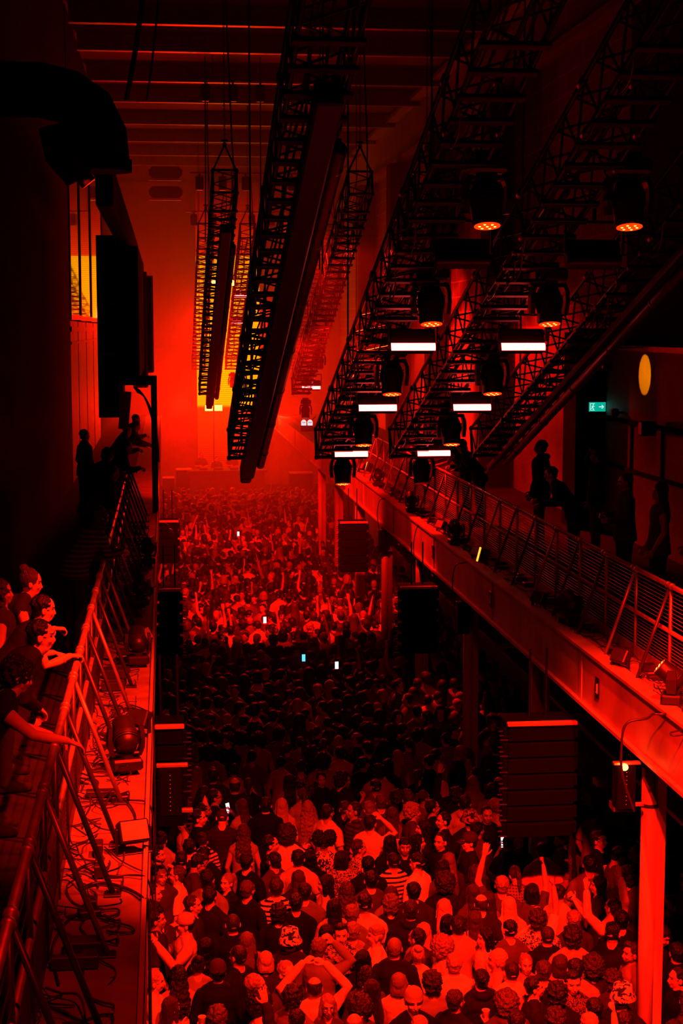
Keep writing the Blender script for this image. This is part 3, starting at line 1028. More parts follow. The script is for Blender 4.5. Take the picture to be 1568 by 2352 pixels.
# bright slots of two lit flood lights
for i, (px, py, z) in enumerate(((1099, 1273, 4.98), (841, 1071, 4.98))):
    x, y = onz(px, py, z)
    t = empty('marker_lamp', (x, y, z), 0, ['thin yellow-lit lamp edge on the right deck', 'thin yellow-lit lamp edge in the haze on the right deck'][i], 'lamp')
    MB().bbox(-.012, .012, -.015, .015, -.11, .11, .004, Matrix.Rotation(.25, 4, 'Y')).obj('slot', emat('slot_lamp', (1, .3, .02), 2.5), t)
    MB().bbox(.015, .16, -.02, .08, -.12, .1, .01, Matrix.Rotation(.25, 4, 'Y')).obj('housing', M['black'], t)

# dome camera
t = empty('dome_camera', (.03, 30.2, 4.42), 0, 'white dome security camera on an arm off the left deck', 'camera')
MB().lathe([(.01, .12), (.06, .11), (.095, .05), (.1, -.02), (.085, -.03)], n=20).obj('dome', M['white'], t, smooth=True)
MB().tube([(0, 0, .1), (0, 0, .17), (-.05, 0, .2), (-.18, 0, .2)], .025, 8).obj('arm', M['white'], t, smooth=True)

# cables on the decks
def deck_cable(pts, r, label, grp, z=DZ):
    o = MB().tube(pts, r, 6).obj('cable', M['cable'], smooth=True)
    tag(o, label, 'cable', grp)
    return o


def smoothpts(P, n=8):
    out = []
    P = [Vector(p) for p in P]
    Q = [P[0]] + P + [P[-1]]
    for i in range(1, len(Q) - 2):
        for j in range(n):
            t_ = j / n
            a, b_, c, d = Q[i - 1], Q[i], Q[i + 1], Q[i + 2]
            out.append(.5 * ((2 * b_) + (c - a) * t_ + (2 * a - 5 * b_ + 4 * c - d) * t_ ** 2 + (3 * b_ - a - 3 * c + d) * t_ ** 3))
    out.append(P[-1])
    return out


def px_cable(pp, r, label, grp, z=DZ + .02, fall=None):
    pts = [Vector((*onz(px, py, z), z)) for px, py in pp]
    if fall:
        e = pts[-1]
        for (dx, dz) in fall:
            pts.append(Vector((e.x + dx, e.y, z + dz)))
    return deck_cable(smoothpts(pts), r, label, grp)


G1 = 'cables lying on the left deck'
px_cable([(190, 2040), (215, 2030), (250, 2030), (300, 2045), (330, 2066)], .012, 'thick black cable arching over the left deck edge', G1, fall=[(.03, -.1), (.03, -1.), (.02, -3)])
px_cable([(195, 1992), (225, 2008), (260, 2012), (300, 2010), (335, 2016)], .008, 'thin cable crossing the left deck boards to the edge', G1, fall=[(.04, -.12), (.05, -.3)])
px_cable([(240, 1945), (275, 1975), (320, 1998), (336, 2000)], .005, 'thinnest cable crossing the left deck by the flood light', G1)
px_cable([(215, 2095), (245, 2088), (270, 2088), (272, 2098), (245, 2105), (215, 2100)], .007, 'flat cable loop on the left deck, upper of two', G1)
px_cable([(230, 2110), (262, 2118), (300, 2128), (306, 2140), (270, 2142), (245, 2138)], .007, 'flat cable loop on the left deck, lower of two', G1)
px_cable([(255, 1820), (290, 1840), (308, 1865), (312, 1885)], .007, 'cable curving from a strut foot to the near flood light', G1)
px_cable([(262, 1835), (300, 1838), (335, 1842)], .008, 'cable running straight to the edge by the black power box', G1, fall=[(.05, -.1), (.06, -.35)])
px_cable([(290, 1617), (320, 1625), (345, 1640)], .008, 'cable curling over the edge by the speaker top', G1, fall=[(.03, -.08), (.03, -1.2), (.02, -2)])
px_cable([(135, 2260), (120, 2180), (150, 2120), (175, 2100), (190, 2080)], .008, 'cable snaking down the near left deck', G1)
px_cable([(190, 2250), (195, 2200), (205, 2160), (185, 2130), (195, 2110)], .006, 'pale thin cable end near the strut feet', G1)
G2 = 'cables lying on the right deck'
px_cable([(1560, 1625), (1530, 1640), (1500, 1640), (1485, 1650)], .012, 'black cable hanging over the bright end of the beam', G2, fall=[(-.2, -.05), (-.24, -.3), (-.22, -.55), (-.1, -.9)])
px_cable([(1568, 1688), (1545, 1690), (1540, 1683), (1568, 1676)], .008, 'short cable loop on the bright right deck', G2)
px_cable([(1095, 1288), (1080, 1285), (1068, 1292)], .01, 'cable looping over the beam beside the lit flood light', G2, fall=[(-.15, -.05), (-.2, -.3), (-.18, -.6), (-.1, -1.6)])
px_cable([(1010, 1200), (985, 1200), (970, 1205)], .01, 'cable looping over the beam at its brightest middle patch', G2, fall=[(-.1, -.05), (-.16, -.3), (-.16, -.6), (-.14, -1.4)])
px_cable([(905, 1135), (885, 1137), (882, 1145)], .01, 'cable looping over the beam in the red haze', G2, fall=[(-.1, -.05), (-.15, -.3), (-.12, -.6), (-.05, -.9)])

for side, (xa, xb, ya, yb, n) in enumerate(((-.70, -.42, 7.5, 30, 260), (4.95, 5.18, 14, 36, 260))):
    rnd = random.Random(side)
    tb = MB()
    for i in range(n):
        y = rnd.uniform(ya, yb)
        x = rnd.uniform(xa, xb)
        a = rnd.uniform(0, 2 * pi)
        P = [Vector((x, y, DZ + .015))]
        for j in range(4):
            a += rnd.uniform(-1, 1)
            q = P[-1] + Vector((cos(a) * .1, sin(a) * .14, rnd.uniform(-.03, .05)))
            q.x = min(max(q.x, xa - .1), xb + .1)
            q.z = max(q.z, DZ + .012)
            P.append(q)
        tb.tube(smoothpts(P, 3), rnd.uniform(.004, .008), 4)
    for i in range(n // 5):
        y = rnd.uniform(ya, yb)
        tb.bbox(xa + rnd.uniform(0, .2), xa + rnd.uniform(.22, .3), y, y + rnd.uniform(.05, .15), DZ + .01, DZ + rnd.uniform(.04, .1), .006)
    tag(tb.obj('cable_tangle', [M['darksteel']]), 'tangle of wires and plugs along the %s rail foot' % ('left', 'right')[side], 'cables', kind='stuff')
for i, (px, py) in enumerate(((275, 1840), (258, 1700), (205, 2105))):
    x, y = onz(px, py, DZ)
    t = empty('power_box', (x, y, DZ), .2, ['black power box at a strut foot on the left deck', 'black power box behind the moving head on the left deck', 'black power box in the cable loops on the left deck'][i], 'power box')
    MB().bbox(-.07, .07, -.05, .05, 0, .05, .008).obj('case', M['black'], t)
    MB().tube([(-.07, 0, .02), (-.13, .02, .01)], .008, 6).obj('plug', M['cable'], t)

# ------------------------------------------------------------------ people
HC = Vector((0, -.008, 1.645))      # centre of the skull
EYES = [Vector((.030, .080, 1.628)), Vector((-.030, .080, 1.628))]


def evaluate(me, mods, name):
    o = bpy.data.objects.new('tmp', me)
    COL.objects.link(o)
    for typ, kw in mods:
        md = o.modifiers.new(typ, typ)
        for a, b in kw.items():
            setattr(md, a, b)
    dg = bpy.context.evaluated_depsgraph_get()
    dg.update()
    r = bpy.data.meshes.new_from_object(o.evaluated_get(dg), depsgraph=dg)
    r.name = name
    bpy.data.objects.remove(o)
    bpy.data.meshes.remove(me)
    return r


def remeshed(mb, name, mats, vox, smooth_it=2):
    me = mb.mesh(name, mats[0])
    r = evaluate(me, [('REMESH', dict(mode='VOXEL', voxel_size=vox)), ('SMOOTH', dict(factor=.5, iterations=smooth_it))], name)
    r.materials.clear()
    for m in mats:
        r.materials.append(m)
    r.polygons.foreach_set('use_smooth', [True] * len(r.polygons))
    return r


def getv(me):
    a = np.empty(len(me.vertices) * 3, np.float32)
    me.vertices.foreach_get('co', a)
    return a.reshape(-1, 3)


def setv(me, a):
    me.vertices.foreach_set('co', a.astype(np.float32).ravel())
    me.update()


def npm(m):
    return np.array(m, dtype=np.float64)


def xf(m, a):
    m = npm(m)
    return a @ m[:3, :3].T + m[:3, 3]


def ering(c, rx, ry, n=20):
    return [(c[0] + rx * cos(2 * pi * k / n), c[1] + ry * sin(2 * pi * k / n), c[2]) for k in range(n)]


HANDS = {  # finger curl per joint, spread
    'open': (.12, .10, 1.25), 'relax': (.45, .40, .9), 'fist': (1.45, 1.35, .7), 'grip': (.85, .75, .85)}


def add_hand(mb, wrist, fdir, palm_n, side, kind):
    """palm, four fingers of unequal length and a thumb, rooted in the wrist"""
    y = Vector(fdir).normalized()
    z = Vector(palm_n)
    z = (z - y * z.dot(y)).normalized()
    x = y.cross(z) * (1 if side > 0 else -1)
    W = Vector(wrist)
    T = lambda a, b, c: W + x * a + y * b + z * c
    c1, c2, spread = HANDS[kind]
    mb.loft([[tuple(T(a * cos(q), b, .0 + t * sin(q))) for q in np.linspace(0, 2 * pi, 13)[:-1]] for (b, a, t) in ((-.02, .024, .018), (.015, .028, .017), (.05, .037, .0155), (.085, .038, .012), (.093, .03, .008))])
    for i, (fx, ln) in enumerate(((-.029, .062), (-.0105, .076), (.0095, .082), (.029, .072))):
        p = T(fx, .08, 0)
        ang = 0
        sp = (fx * 3.0) * spread
        pts = [p]
        for sgl, cc in ((.42, c1), (.32, c2), (.26, c2 * .8)):
            ang += cc
            d = (y * cos(ang) + z * sin(ang) + x * sp * cos(ang)).normalized()
            pts.append(pts[-1] + d * ln * sgl)
        mb.tube([T(fx * .8, .045, 0)] + pts, [.009, .0098, .0090, .0082, .0070], 8, True)
    if kind == 'fist':
        tp = [T(.025, .03, .008), T(.045, .055, .025), T(.03, .075, .035), T(.008, .082, .036)]
    elif kind == 'grip':
        tp = [T(.025, .025, .006), T(.048, .05, .025), T(.05, .075, .045), T(.04, .095, .055)]
    else:
        tp = [T(.022, .02, .004), T(.05, .045, .012), T(.066, .07, .015), T(.074, .092, .014)]
    mb.tube(tp, [.013, .0115, .0105, .008], 8, True)


POSES = {
    # right elbow, right wrist, right hand kind | left ... | lean, head yaw, head pitch
    'down': ((.25, -.02, 1.14), (.23, .12, .92), 'relax', (-.25, -.02, 1.14), (-.22, .11, .92), 'relax', 0, 0, 0),
    'front': ((.25, .01, 1.16), (.10, .24, 1.17), 'relax', (-.25, .01, 1.16), (-.09, .22, 1.12), 'relax', 0, 0, .1),
    'cup': ((.24, .06, 1.15), (.15, .28, 1.31), 'grip', (-.25, -.02, 1.14), (-.22, .11, .92), 'relax', 0, 0, 0),
    'phone': ((.24, .14, 1.24), (.09, .32, 1.46), 'grip', (-.24, .10, 1.2), (-.06, .31, 1.40), 'grip', 0, 0, .05),
    'phonelow': ((.22, .10, 1.17), (.06, .28, 1.30), 'grip', (-.25, -.02, 1.14), (-.16, .2, 1.1), 'relax', 0, 0, .5),
    'up_r': ((.25, .05, 1.66), (.21, .09, 1.93), 'open', (-.25, -.02, 1.14), (-.16, .15, 1.0), 'relax', 0, 0, -.1),
    'fist_r': ((.26, .09, 1.64), (.24, .14, 1.90), 'fist', (-.25, -.02, 1.14), (-.16, .15, 1.0), 'relax', 0, 0, -.1),
    'up_l': ((.25, -.02, 1.14), (.18, .15, 1.0), 'relax', (-.27, .07, 1.64), (-.20, .14, 1.90), 'open', 0, 0, -.05),
    'up_both': ((.34, .07, 1.60), (.13, .12, 1.82), 'relax', (-.34, .07, 1.60), (-.12, .12, 1.84), 'relax', 0, 0, .1),
    'arms_v': ((.33, .08, 1.58), (.30, .12, 1.85), 'open', (-.33, .08, 1.58), (-.33, .10, 1.85), 'open', 0, 0, -.15),
    'clap': ((.25, .14, 1.24), (.05, .31, 1.44), 'relax', (-.25, .14, 1.24), (-.05, .31, 1.44), 'relax', 0, 0, 0),
    'touch': ((.30, .12, 1.50), (.13, .09, 1.66), 'relax', (-.25, -.02, 1.14), (-.22, .11, .92), 'relax', 0, 0, 0),
    'look_r': ((.25, -.02, 1.14), (.20, .14, .95), 'relax', (-.25, 0, 1.14), (-.12, .2, 1.02), 'relax', 0, -.8, 0),
    'look_l': ((.25, 0, 1.14), (.12, .2, 1.02), 'relax', (-.25, -.02, 1.14), (-.20, .14, .95), 'relax', 0, .8, 0),
    'head_down': ((.25, 0, 1.15), (.15, .2, 1.05), 'relax', (-.25, 0, 1.14), (-.12, .2, 1.05), 'relax', 0, .1, .5),
    # leaning at the rail (coordinates before the lean)
    'rail_grip': ((.20, .20, 1.25), (.12, .34, 1.42), 'grip', (-.22, .10, 1.20), (-.2, .30, 1.35), 'grip', .66, 0, -.1),
    'rail_reach': ((.21, .24, 1.36), (.17, .47, 1.44), 'relax', (-.22, .2, 1.3), (-.10, .42, 1.38), 'relax', .62, 0, .1),
    'rail_lean': ((.26, .14, 1.22), (.06, .28, 1.22), 'relax', (-.26, .14, 1.22), (-.06, .28, 1.18), 'relax', .8, 0, -.2),
}
HIPZ = .96


def bend_pts(a, lean):
    if not lean:
        return a
    a = np.array(a, dtype=np.float64)
    k = np.clip((a[:, 2] - (HIPZ - .10)) / .22, 0, 1)
    k = k * k * (3 - 2 * k) * lean
    y, z = a[:, 1].copy(), a[:, 2] - HIPZ
    out = a.copy()
    out[:, 1] = y * np.cos(k) + z * np.sin(k)
    out[:, 2] = HIPZ + z * np.cos(k) - y * np.sin(k)
    return out


def head_matrix(pose):
    lean, yaw, pitch = POSES[pose][6:9]
    P = Matrix.Translation((0, .0, 1.52))
    return P @ Matrix.Rotation(yaw, 4, 'Z') @ Matrix.Rotation(-pitch + lean * .55, 4, 'X') @ P.inverted()


def bend_matrix(pose):
    lean = POSES[pose][6]
    P = Matrix.Translation((0, 0, HIPZ))
    return P @ Matrix.Rotation(-lean, 4, 'X') @ P.inverted()


def apply_to(mb, start, m):
    a = xf(m, np.array(mb.v[start:], dtype=np.float64))
    mb.v[start:] = [tuple(p) for p in a]


def torso(mb, g=0., long=True):
    prof = [(.86, .150, .105), (.93, .165, .118), (1.0, .158, .112), (1.08, .142, .100), (1.18, .148, .104), (1.28, .168, .115), (1.36, .178, .116), (1.41, .165, .105), (1.445, .12, .085), (1.47, .075, .068)]
    mb.loft([ering((0, -.005, z), rx + g, ry + g, 24) for z, rx, ry in prof])
    for s in (-1, 1):
        mb.ell((s * .158, -.005, 1.38), (.058 + g, .058 + g, .062 + g))
        mb.tube([(s * .03, -.015, 1.475), (s * .10, -.012, 1.44), (s * .155, -.008, 1.395)], [.052 + g, .047 + g, .045 + g], 12)


def arm_pts(pose, side):
    P = POSES[pose]
    e, w_, hk = (P[0], P[1], P[2]) if side > 0 else (P[3], P[4], P[5])
    return Vector((side * .170, -.005, 1.385)), Vector(e), Vector(w_), hk


def make_body(pose, vox=.0075):
    mb = MB()
    torso(mb)
    mb.tube([(0, -.012, 1.42), (0, -.004, 1.50), (0, .006, 1.57)], [.064, .056, .054], 16)
    for s in (-1, 1):
        mb.tube([(s * .085, 0, .95), (s * .095, .005, .75), (s * .095, .01, .5), (s * .095, -.015, .32), (s * .095, -.01, .09)], [.098, .085, .058, .056, .036], 14)
        mb.tube([(s * .095, -.04, .045), (s * .1, .05, .05), (s * .105, .16, .03)], [.04, .042, .026], 10, True)
        sh, el, wr, hk = arm_pts(pose, s)
        mid = (el + wr) / 2 + (el - sh).normalized() * .006
        mb.tube([sh, sh.lerp(el, .45), el, mid, wr], [.056, .046, .040, .038, .026], 14, True)
        fd = (wr - el).normalized()
        pn = Vector((-s, .15, -.1)) if abs(fd.x) < .8 else Vector((0, -.5, -1))
        if pose in ('up_r', 'up_l', 'arms_v'):
            pn = Vector((0, 1, 0))
        if pose in ('rail_grip', 'rail_lean', 'rail_reach', 'up_both'):
            pn = Vector((0, .2, -1))
            fd = (fd + Vector((-s * .5 if pose == 'up_both' else 0, .4, -.1))).normalized()
        add_hand(mb, wr + fd * .015, fd, pn, s, hk)
    # head
    h0 = len(mb.v)
    mb.ell(HC, (.0755, .094, .088), nu=24, nv=16)
    mb.ell((0, .022, 1.60), (.063, .068, .082), nu=20, nv=14)
    mb.ell((0, .052, 1.548), (.034, .034, .026), nu=14)
    mb.ell((0, -.005, 1.565), (.052, .062, .05), nu=16)
    mb.ell((0, .072, 1.655), (.052, .018, .012), nu=14)
    for s in (-1, 1):
        mb.ell((s * .038, .062, 1.598), (.022, .022, .018))
        mb.ell((s * .0765, -.008, 1.61), (.011, .02, .032), Matrix.Rotation(s * .35, 3, 'Z'))
    mb.loft([[(-.007, .078, 1.64), (.007, .078, 1.64), (.005, .089, 1.64), (-.005, .089, 1.64)],
             [(-.016, .075, 1.592), (.016, .075, 1.592), (.011, .112, 1.596), (-.011, .112, 1.596)], [(-.010, .078, 1.585), (.010, .078, 1.585), (.006, .104, 1.586), (-.006, .104, 1.586)]])
    mb.ell((0, .086, 1.572), (.022, .012, .0065))
    mb.ell((0, .084, 1.561), (.019, .012, .0075))
    H = head_matrix(pose)
    apply_to(mb, h0, H)
    mb.v = [tuple(p) for p in bend_pts(np.array(mb.v), POSES[pose][6])]
    me = remeshed(mb, 'person_body_' + pose, [M['skin'], M['eye'], M['lip']], vox, 1)
    Hf = bend_matrix(pose) @ H
    a = getv(me).astype(np.float64)
    hl = xf(Hf.inverted(), a)
    inhead = hl[:, 2] > 1.53
    # eye sockets
    for e in EYES:
        d = np.linalg.norm((hl - np.array(e)) * [1, .6, 1.25], axis=1)
        hl[:, 1] -= np.where(inhead, .011 * np.exp(-(d / .016) ** 2), 0)
    me2 = xf(Hf, hl)
    a = np.where(inhead[:, None], me2, a)
    setv(me, a)
    # eyes, brows and lips as their own colour areas
    n = len(me.polygons)
    c = np.empty(n * 3, np.float32)
    me.polygons.foreach_get('center', c)
    c = xf(Hf.inverted(), c.reshape(-1, 3).astype(np.float64))
    mi = np.zeros(n, np.int32)
    for s in (-1, 1):
        m_ = (np.abs(c[:, 0] - s * .030) < .0135) & (np.abs(c[:, 2] - 1.628) < .0055) & (c[:, 1] > .04)
        b_ = (np.abs(c[:, 0] - s * .032) < .020) & (np.abs(c[:, 2] - (1.652 - .08 * np.abs(np.abs(c[:, 0]) - .028))) < .0048) & (c[:, 1] > .04)
        mi[m_ | b_] = 1
    mi[(np.abs(c[:, 0]) < .023) & (np.abs(c[:, 2] - 1.567) < .009) & (c[:, 1] > .07)] = 2
    me.polygons.foreach_set('material_index', mi)
    return me


def wrinkle(me, amp, fr, seed):
    a = getv(me)
    nr = np.empty(len(a) * 3, np.float32)
    me.vertices.foreach_get('normal', nr)
    nr = nr.reshape(-1, 3)
    rnd = np.random.RandomState(seed)
    d = np.zeros(len(a))
    for i in range(7):
        k = rnd.normal(size=3) * fr
        d += np.sin(a @ k + rnd.uniform(0, 6)) / 3
        k2 = rnd.normal(size=3) * fr * .5
        d *= 1 + .25 * np.sin(a @ k2)
    setv(me, a + nr * (d * amp)[:, None])
    return me


def make_shirt(pose, sleeve, vox=.011):
    mb = MB()
    g = .014 if sleeve != 'hood' else .03
    torso(mb, g)
    mb.loft([ering((0, -.005, z), rx, ry, 24) for z, rx, ry in ((.84, .205, .160), (.9, .202, .158), (1.0, .19, .148), (1.05, .178, .138), (1.2, .168, .125), (1.32, .18, .125))])
    if sleeve in ('long', 'hood'):
        mb.tube([(0, -.014, 1.45), (0, -.008, 1.512)], [.082, .07], 16)
    if sleeve == 'hood':
        mb.tube([(-.10, -.03, 1.50), (-.06, -.085, 1.485), (0, -.105, 1.475), (.06, -.085, 1.485), (.10, -.03, 1.50)], [.03, .045, .05, .045, .03], 10, True)
    if sleeve == 'dress':
        mb.loft([ering((0, -.0, z), rx, ry, 24) for z, rx, ry in ((.55, .26, .22), (.8, .22, .17), (1.05, .16, .12))])
    for s in (-1, 1):
        sh, el, wr, hk = arm_pts(pose, s)
        if sleeve == 'short':
            mb.tube([sh, sh.lerp(el, .4), sh.lerp(el, .78)], [.070, .066, .064], 14)
        elif sleeve in ('long', 'hood'):
            q = .014 if sleeve == 'hood' else .006
            mb.tube([sh, sh.lerp(el, .5), el, el.lerp(wr, .5), wr], [.066 + q, .056 + q, .053 + q, .046 + q, .036 + q], 14, True)
    mb.v = [tuple(p) for p in bend_pts(np.array(mb.v), POSES[pose][6])]
    me = remeshed(mb, 'shirt_' + pose + sleeve, [M['cloth_plain']], vox, 1)
    wrinkle(me, .0032 if sleeve != 'hood' else .005, 22, len(pose) * 7 + len(sleeve))
    return me


def make_trousers():
    mb = MB()
    mb.loft([ering((0, -.005, z), rx, ry, 24) for z, rx, ry in ((.80, .165, .125), (.9, .176, .130), (1.0, .165, .12))])
    for s in (-1, 1):
        mb.tube([(s * .088, 0, .92), (s * .098, .005, .75), (s * .1, .01, .5), (s * .1, -.01, .3), (s * .1, -.01, .07)], [.108, .098, .078, .072, .068], 14)
        mb.tube([(s * .098, -.055, .04), (s * .1, .05, .045), (s * .106, .185, .034)], [.054, .056, .044], 10, True)
    return wrinkle(remeshed(mb, 'trousers', [M['cloth_plain']], .016, 1), .003, 18, 3)


def curly(me, amp, fr, seed, low=-9):
    a = getv(me)
    nr = np.empty(len(a) * 3, np.float32)
    me.vertices.foreach_get('normal', nr)
    nr = nr.reshape(-1, 3)
    out = a.copy()
    for i in range(len(a)):
        p = Vector(a[i])
        n = noise.noise(p * fr + Vector((seed, 0, 0))) + .5 * noise.noise(p * fr * 2.1 + Vector((0, seed, 0)))
        k = 1. if a[i, 2] > low else .25
        out[i] = a[i] + nr[i] * (amp * n * k)
    setv(me, out)
    return me


def make_hair(kind):
    """hair in head space, sitting on the skull"""
    mb = MB()
    c = HC
    mt = 'hair'
    cap = lambda g=0., back=0.: mb.ell((0, -.022 - back, c.z + .010), (.083 + g, .092 + g, .090 + g), nu=28, nv=18)
    vox = .0075
    if kind == 'short':
        cap()
        mb.ell((0, -.045, 1.60), (.066, .05, .06), nu=20)
    elif kind == 'fade':
        mb.ell((0, -.012, c.z + .030), (.079, .093, .076), nu=24, nv=14)
        mb.ell((0, -.035, 1.625), (.0765, .066, .06), nu=20)
    elif kind == 'quiff':
        cap()
        mb.ell((0, -.045, 1.605), (.066, .05, .06), nu=20)
        mb.ell((0, .035, c.z + .082), (.055, .05, .03), Matrix.Rotation(.2, 3, 'X'))
    elif kind == 'buzz':
        mb.ell((0, -.013, c.z + .006), (.0785, .091, .0875), nu=24, nv=14)
        mb.ell((0, -.035, 1.60), (.062, .055, .05), nu=20)
    elif kind == 'balding':
        mb.loft([[(rx * cos(q), -.018 + ry * sin(q), z) for q in np.linspace(pi * .93, 2 * pi + pi * .07, 22)] + [((rx - .02) * cos(q), -.018 + (ry - .02) * sin(q), z) for q in np.linspace(2 * pi + pi * .07, pi * .93, 22)] for z, rx, ry in ((1.575, .066, .075), (1.61, .079, .09), (1.65, .080, .092), (1.69, .070, .082))])
    elif kind in ('curly', 'bigcurly'):
        g = .014 if kind == 'curly' else .04
        cap(g)
        mb.ell((0, -.05, 1.60), (.072 + g, .055 + g, .065 + g * .6), nu=20)
        mb.ell((0, .02, c.z + .06), (.068 + g * .5, .06, .045 + g * .4), nu=18)
        mt = 'haircurl'
    elif kind == 'puffs':
        cap()
        for s in (-1, 1):
            mb.ell((s * .085, -.02, c.z + .06), (.105, .10, .115), nu=20)
        mt = 'haircurl'
    elif kind in ('long', 'longwavy', 'longside'):
        cap(.008)
        W = .012 if kind == 'longwavy' else 0
        zz = ((1.70, .080, .055, -.05), (1.62, .092, .055, -.055), (1.52, .098 + W, .050, -.068), (1.42, .108 + W * 1.5, .045, -.092), (1.32, .105 + W * 2, .038, -.108), (1.25, .085 + W, .026, -.11), (1.21, .05, .014, -.11))
        mb.loft([ering((0, y, z), rx, ry, 24) for z, rx, ry, y in zz])
        for s in (-1, 1):
            mb.tube([(s * .055, .03, c.z + .055), (s * .080, .012, 1.64), (s * .086, .005, 1.56), (s * .098, -.01, 1.46), (s * .11, -.03, 1.37)], [.022, .026, .026, .03, .018], 10, True)
        mt = 'hairlong' if kind != 'longwavy' else 'haircurl'
    elif kind == 'bob':
        cap(.010)
        mb.loft([ering((0, y, z), rx, ry, 24) for z, rx, ry, y in ((1.70, .082, .06, -.04), (1.62, .098, .068, -.042), (1.55, .106, .068, -.045), (1.515, .10, .06, -.045))])
        for s in (-1, 1):
            mb.tube([(s * .06, .03, c.z + .05), (s * .086, .02, 1.62), (s * .09, .015, 1.54)], [.022, .026, .022], 10, True)
        mt = 'hairlong'
    elif kind == 'ponytail':
        cap(.002)
        mb.tube([(0, -.10, 1.69), (0, -.135, 1.69), (0, -.16, 1.62), (0, -.15, 1.50), (0, -.135, 1.40)], [.02, .028, .034, .03, .008], 12, True)
        mt = 'hairlong'
    elif kind == 'bun':
        cap(.003)
        mb.ell((0, -.085, c.z + .085), (.048, .045, .042))
        mt = 'hair'
    if kind in ('long', 'longside', 'bob', 'longwavy', 'curly', 'bigcurly', 'puffs'):
        vox = .009
    me = remeshed(mb, 'hair_' + kind, [M[mt]], vox, 1)
    if kind in ('curly', 'bigcurly', 'puffs'):
        curly(me, .020 if kind != 'puffs' else .026, 34, 3)
    elif kind == 'longwavy':
        curly(me, .018, 26, 5)
    elif kind in ('short', 'quiff', 'fade'):
        curly(me, .010, 30, 1, 1.62)
    elif kind != 'buzz':
        curly(me, .006, 18, 2)
    return me


def make_hat(kind):
    mb = MB()
    c = HC
    if kind == 'cap':
        mb.lathe([(.085, -.012), (.09, .015), (.087, .05), (.07, .085), (.04, .103), (.006, .109)], (0, -.012, c.z), 28, Matrix.Scale(1.12, 3, (0, 1, 0)))
        mb.loft([[(x * .95, .07, c.z + .0), (x, .105, c.z + .004 - abs(x) * .1), (x * .8, .165 - abs(x) * .6, c.z - .008 - abs(x) * .25), (x * .8, .165 - abs(x) * .6, c.z - .014 - abs(x) * .25), (x, .105, c.z - .004 - abs(x) * .1), (x * .95, .07, c.z - .008)] for x in np.linspace(-.072, .072, 9)])
        mb.ell((0, -.012, c.z + .109), (.009, .009, .006))
    elif kind == 'bucket':
        mb.lathe([(.128, -.050), (.132, -.046), (.098, .012), (.092, .025), (.084, .088), (.06, .098), (.006, .10), (.004, .09), (.055, .09), (.078, .08), (.085, .02), (.12, -.05)], (0, -.012, c.z + .015), 30, Matrix.Scale(1.1, 3, (0, 1, 0)))
    elif kind == 'beanie':
        mb.lathe([(.082, -.02), (.09, -.018), (.092, .02), (.088, .025), (.088, .05), (.07, .09), (.04, .112), (.006, .12)], (0, -.015, c.z), 28, Matrix.Scale(1.12, 3, (0, 1, 0)))
    elif kind == 'party':
        mb.lathe([(.055, .06), (.056, .062), (.002, .20)], (0, .01, c.z), 20)
    return mb.mesh('hat_' + kind, [M['cloth_plain']], True)


CACHE = {}


def cached(key, fn, *a):
    if key not in CACHE:
        CACHE[key] = fn(*a)
    return CACHE[key]


def place_part(name, me, root, mtx, color=None, material=None):
    o = bpy.data.objects.new(name, me)
    COL.objects.link(o)
    o.parent = root
    if mtx is not None:
        o.matrix_local = mtx
    if color is not None:
        o.color = (*color, 1)
    if material:
        o.material_slots[0].link = 'OBJECT'
        o.material_slots[0].material = M[material]
    return o


def tone(v, w=(1, .93, .88)):
    return (v * w[0], v * w[1], v * w[2])


HATTONE = {}
def person(x, y, z, rz, pose, hair, ht, sleeve, st, pat='plain', hat=None, hatt=.3, hatpat='plain', size=1., label='', group=None, skin=None, female=False):
    body = cached(('b', pose), make_body, pose)
    o = bpy.data.objects.new('person', body)
    COL.objects.link(o)
    o.location = (x, y, z)
    o.rotation_euler = (0, 0, rz)
    wx = .90 if female else 1.0
    o.scale = (size * wx, size * (.95 if female else 1), size)
    o.color = (*tone(skin if skin else random.uniform(.30, .62), (1, .75, .6)), 1)
    tag(o, label, 'person', group)
    HM = bend_matrix(pose) @ head_matrix(pose)
    if hair:
        place_part('hair', cached(('h', hair), make_hair, hair), o, HM, tone(ht ** 1.38, (1, .8, .6)))
    if hat:
        place_part('hat', cached(('t', hat), make_hat, hat), o, HM, tone(hatt), 'cloth_' + hatpat)
    if sleeve:
        nm = {'short': 't_shirt', 'long': 'long_sleeved_top', 'hood': 'jacket', 'tank': 'tank_top', 'dress': 'dress'}[sleeve]
        place_part(nm, cached(('s', pose, sleeve), make_shirt, pose, sleeve), o, None, tone(st ** 1.32), 'cloth_' + pat)
    place_part('trousers', cached(('p',), make_trousers), o, None, tone(.02 if random.random() < .7 else .09, (.8, .85, 1)))
    return o


def cup_at(p, label):
    t = empty('plastic_cup', p, 0, label, 'cup', 'drinks held in the crowd')
    MB().lathe([(.028, -.06), (.032, -.058), (.040, .055), (.042, .058), (.042, .062), (.038, .062), (.036, .05), (.001, .048)], n=18).obj('cup_body', M['cup'], t, smooth=True)
    MB().disc((0, 0, .049), .036, (0, 0, 1), 18, .002).obj('drink', M['steel'], t)
    return t


def phone_at(p, rz, label, mt='screen', tilt=.3):
    t = empty('smartphone', p, rz, label, 'phone', None)
    R = Matrix.Rotation(tilt, 4, 'X')
    MB().bbox(-.037, .037, -.004, .004, -.077, .077, .006, R).obj('case', M['black'], t)
    MB().box(-.033, .033, -.0055, -.004, -.07, .07, R).obj('display', M[mt], t)
    return t


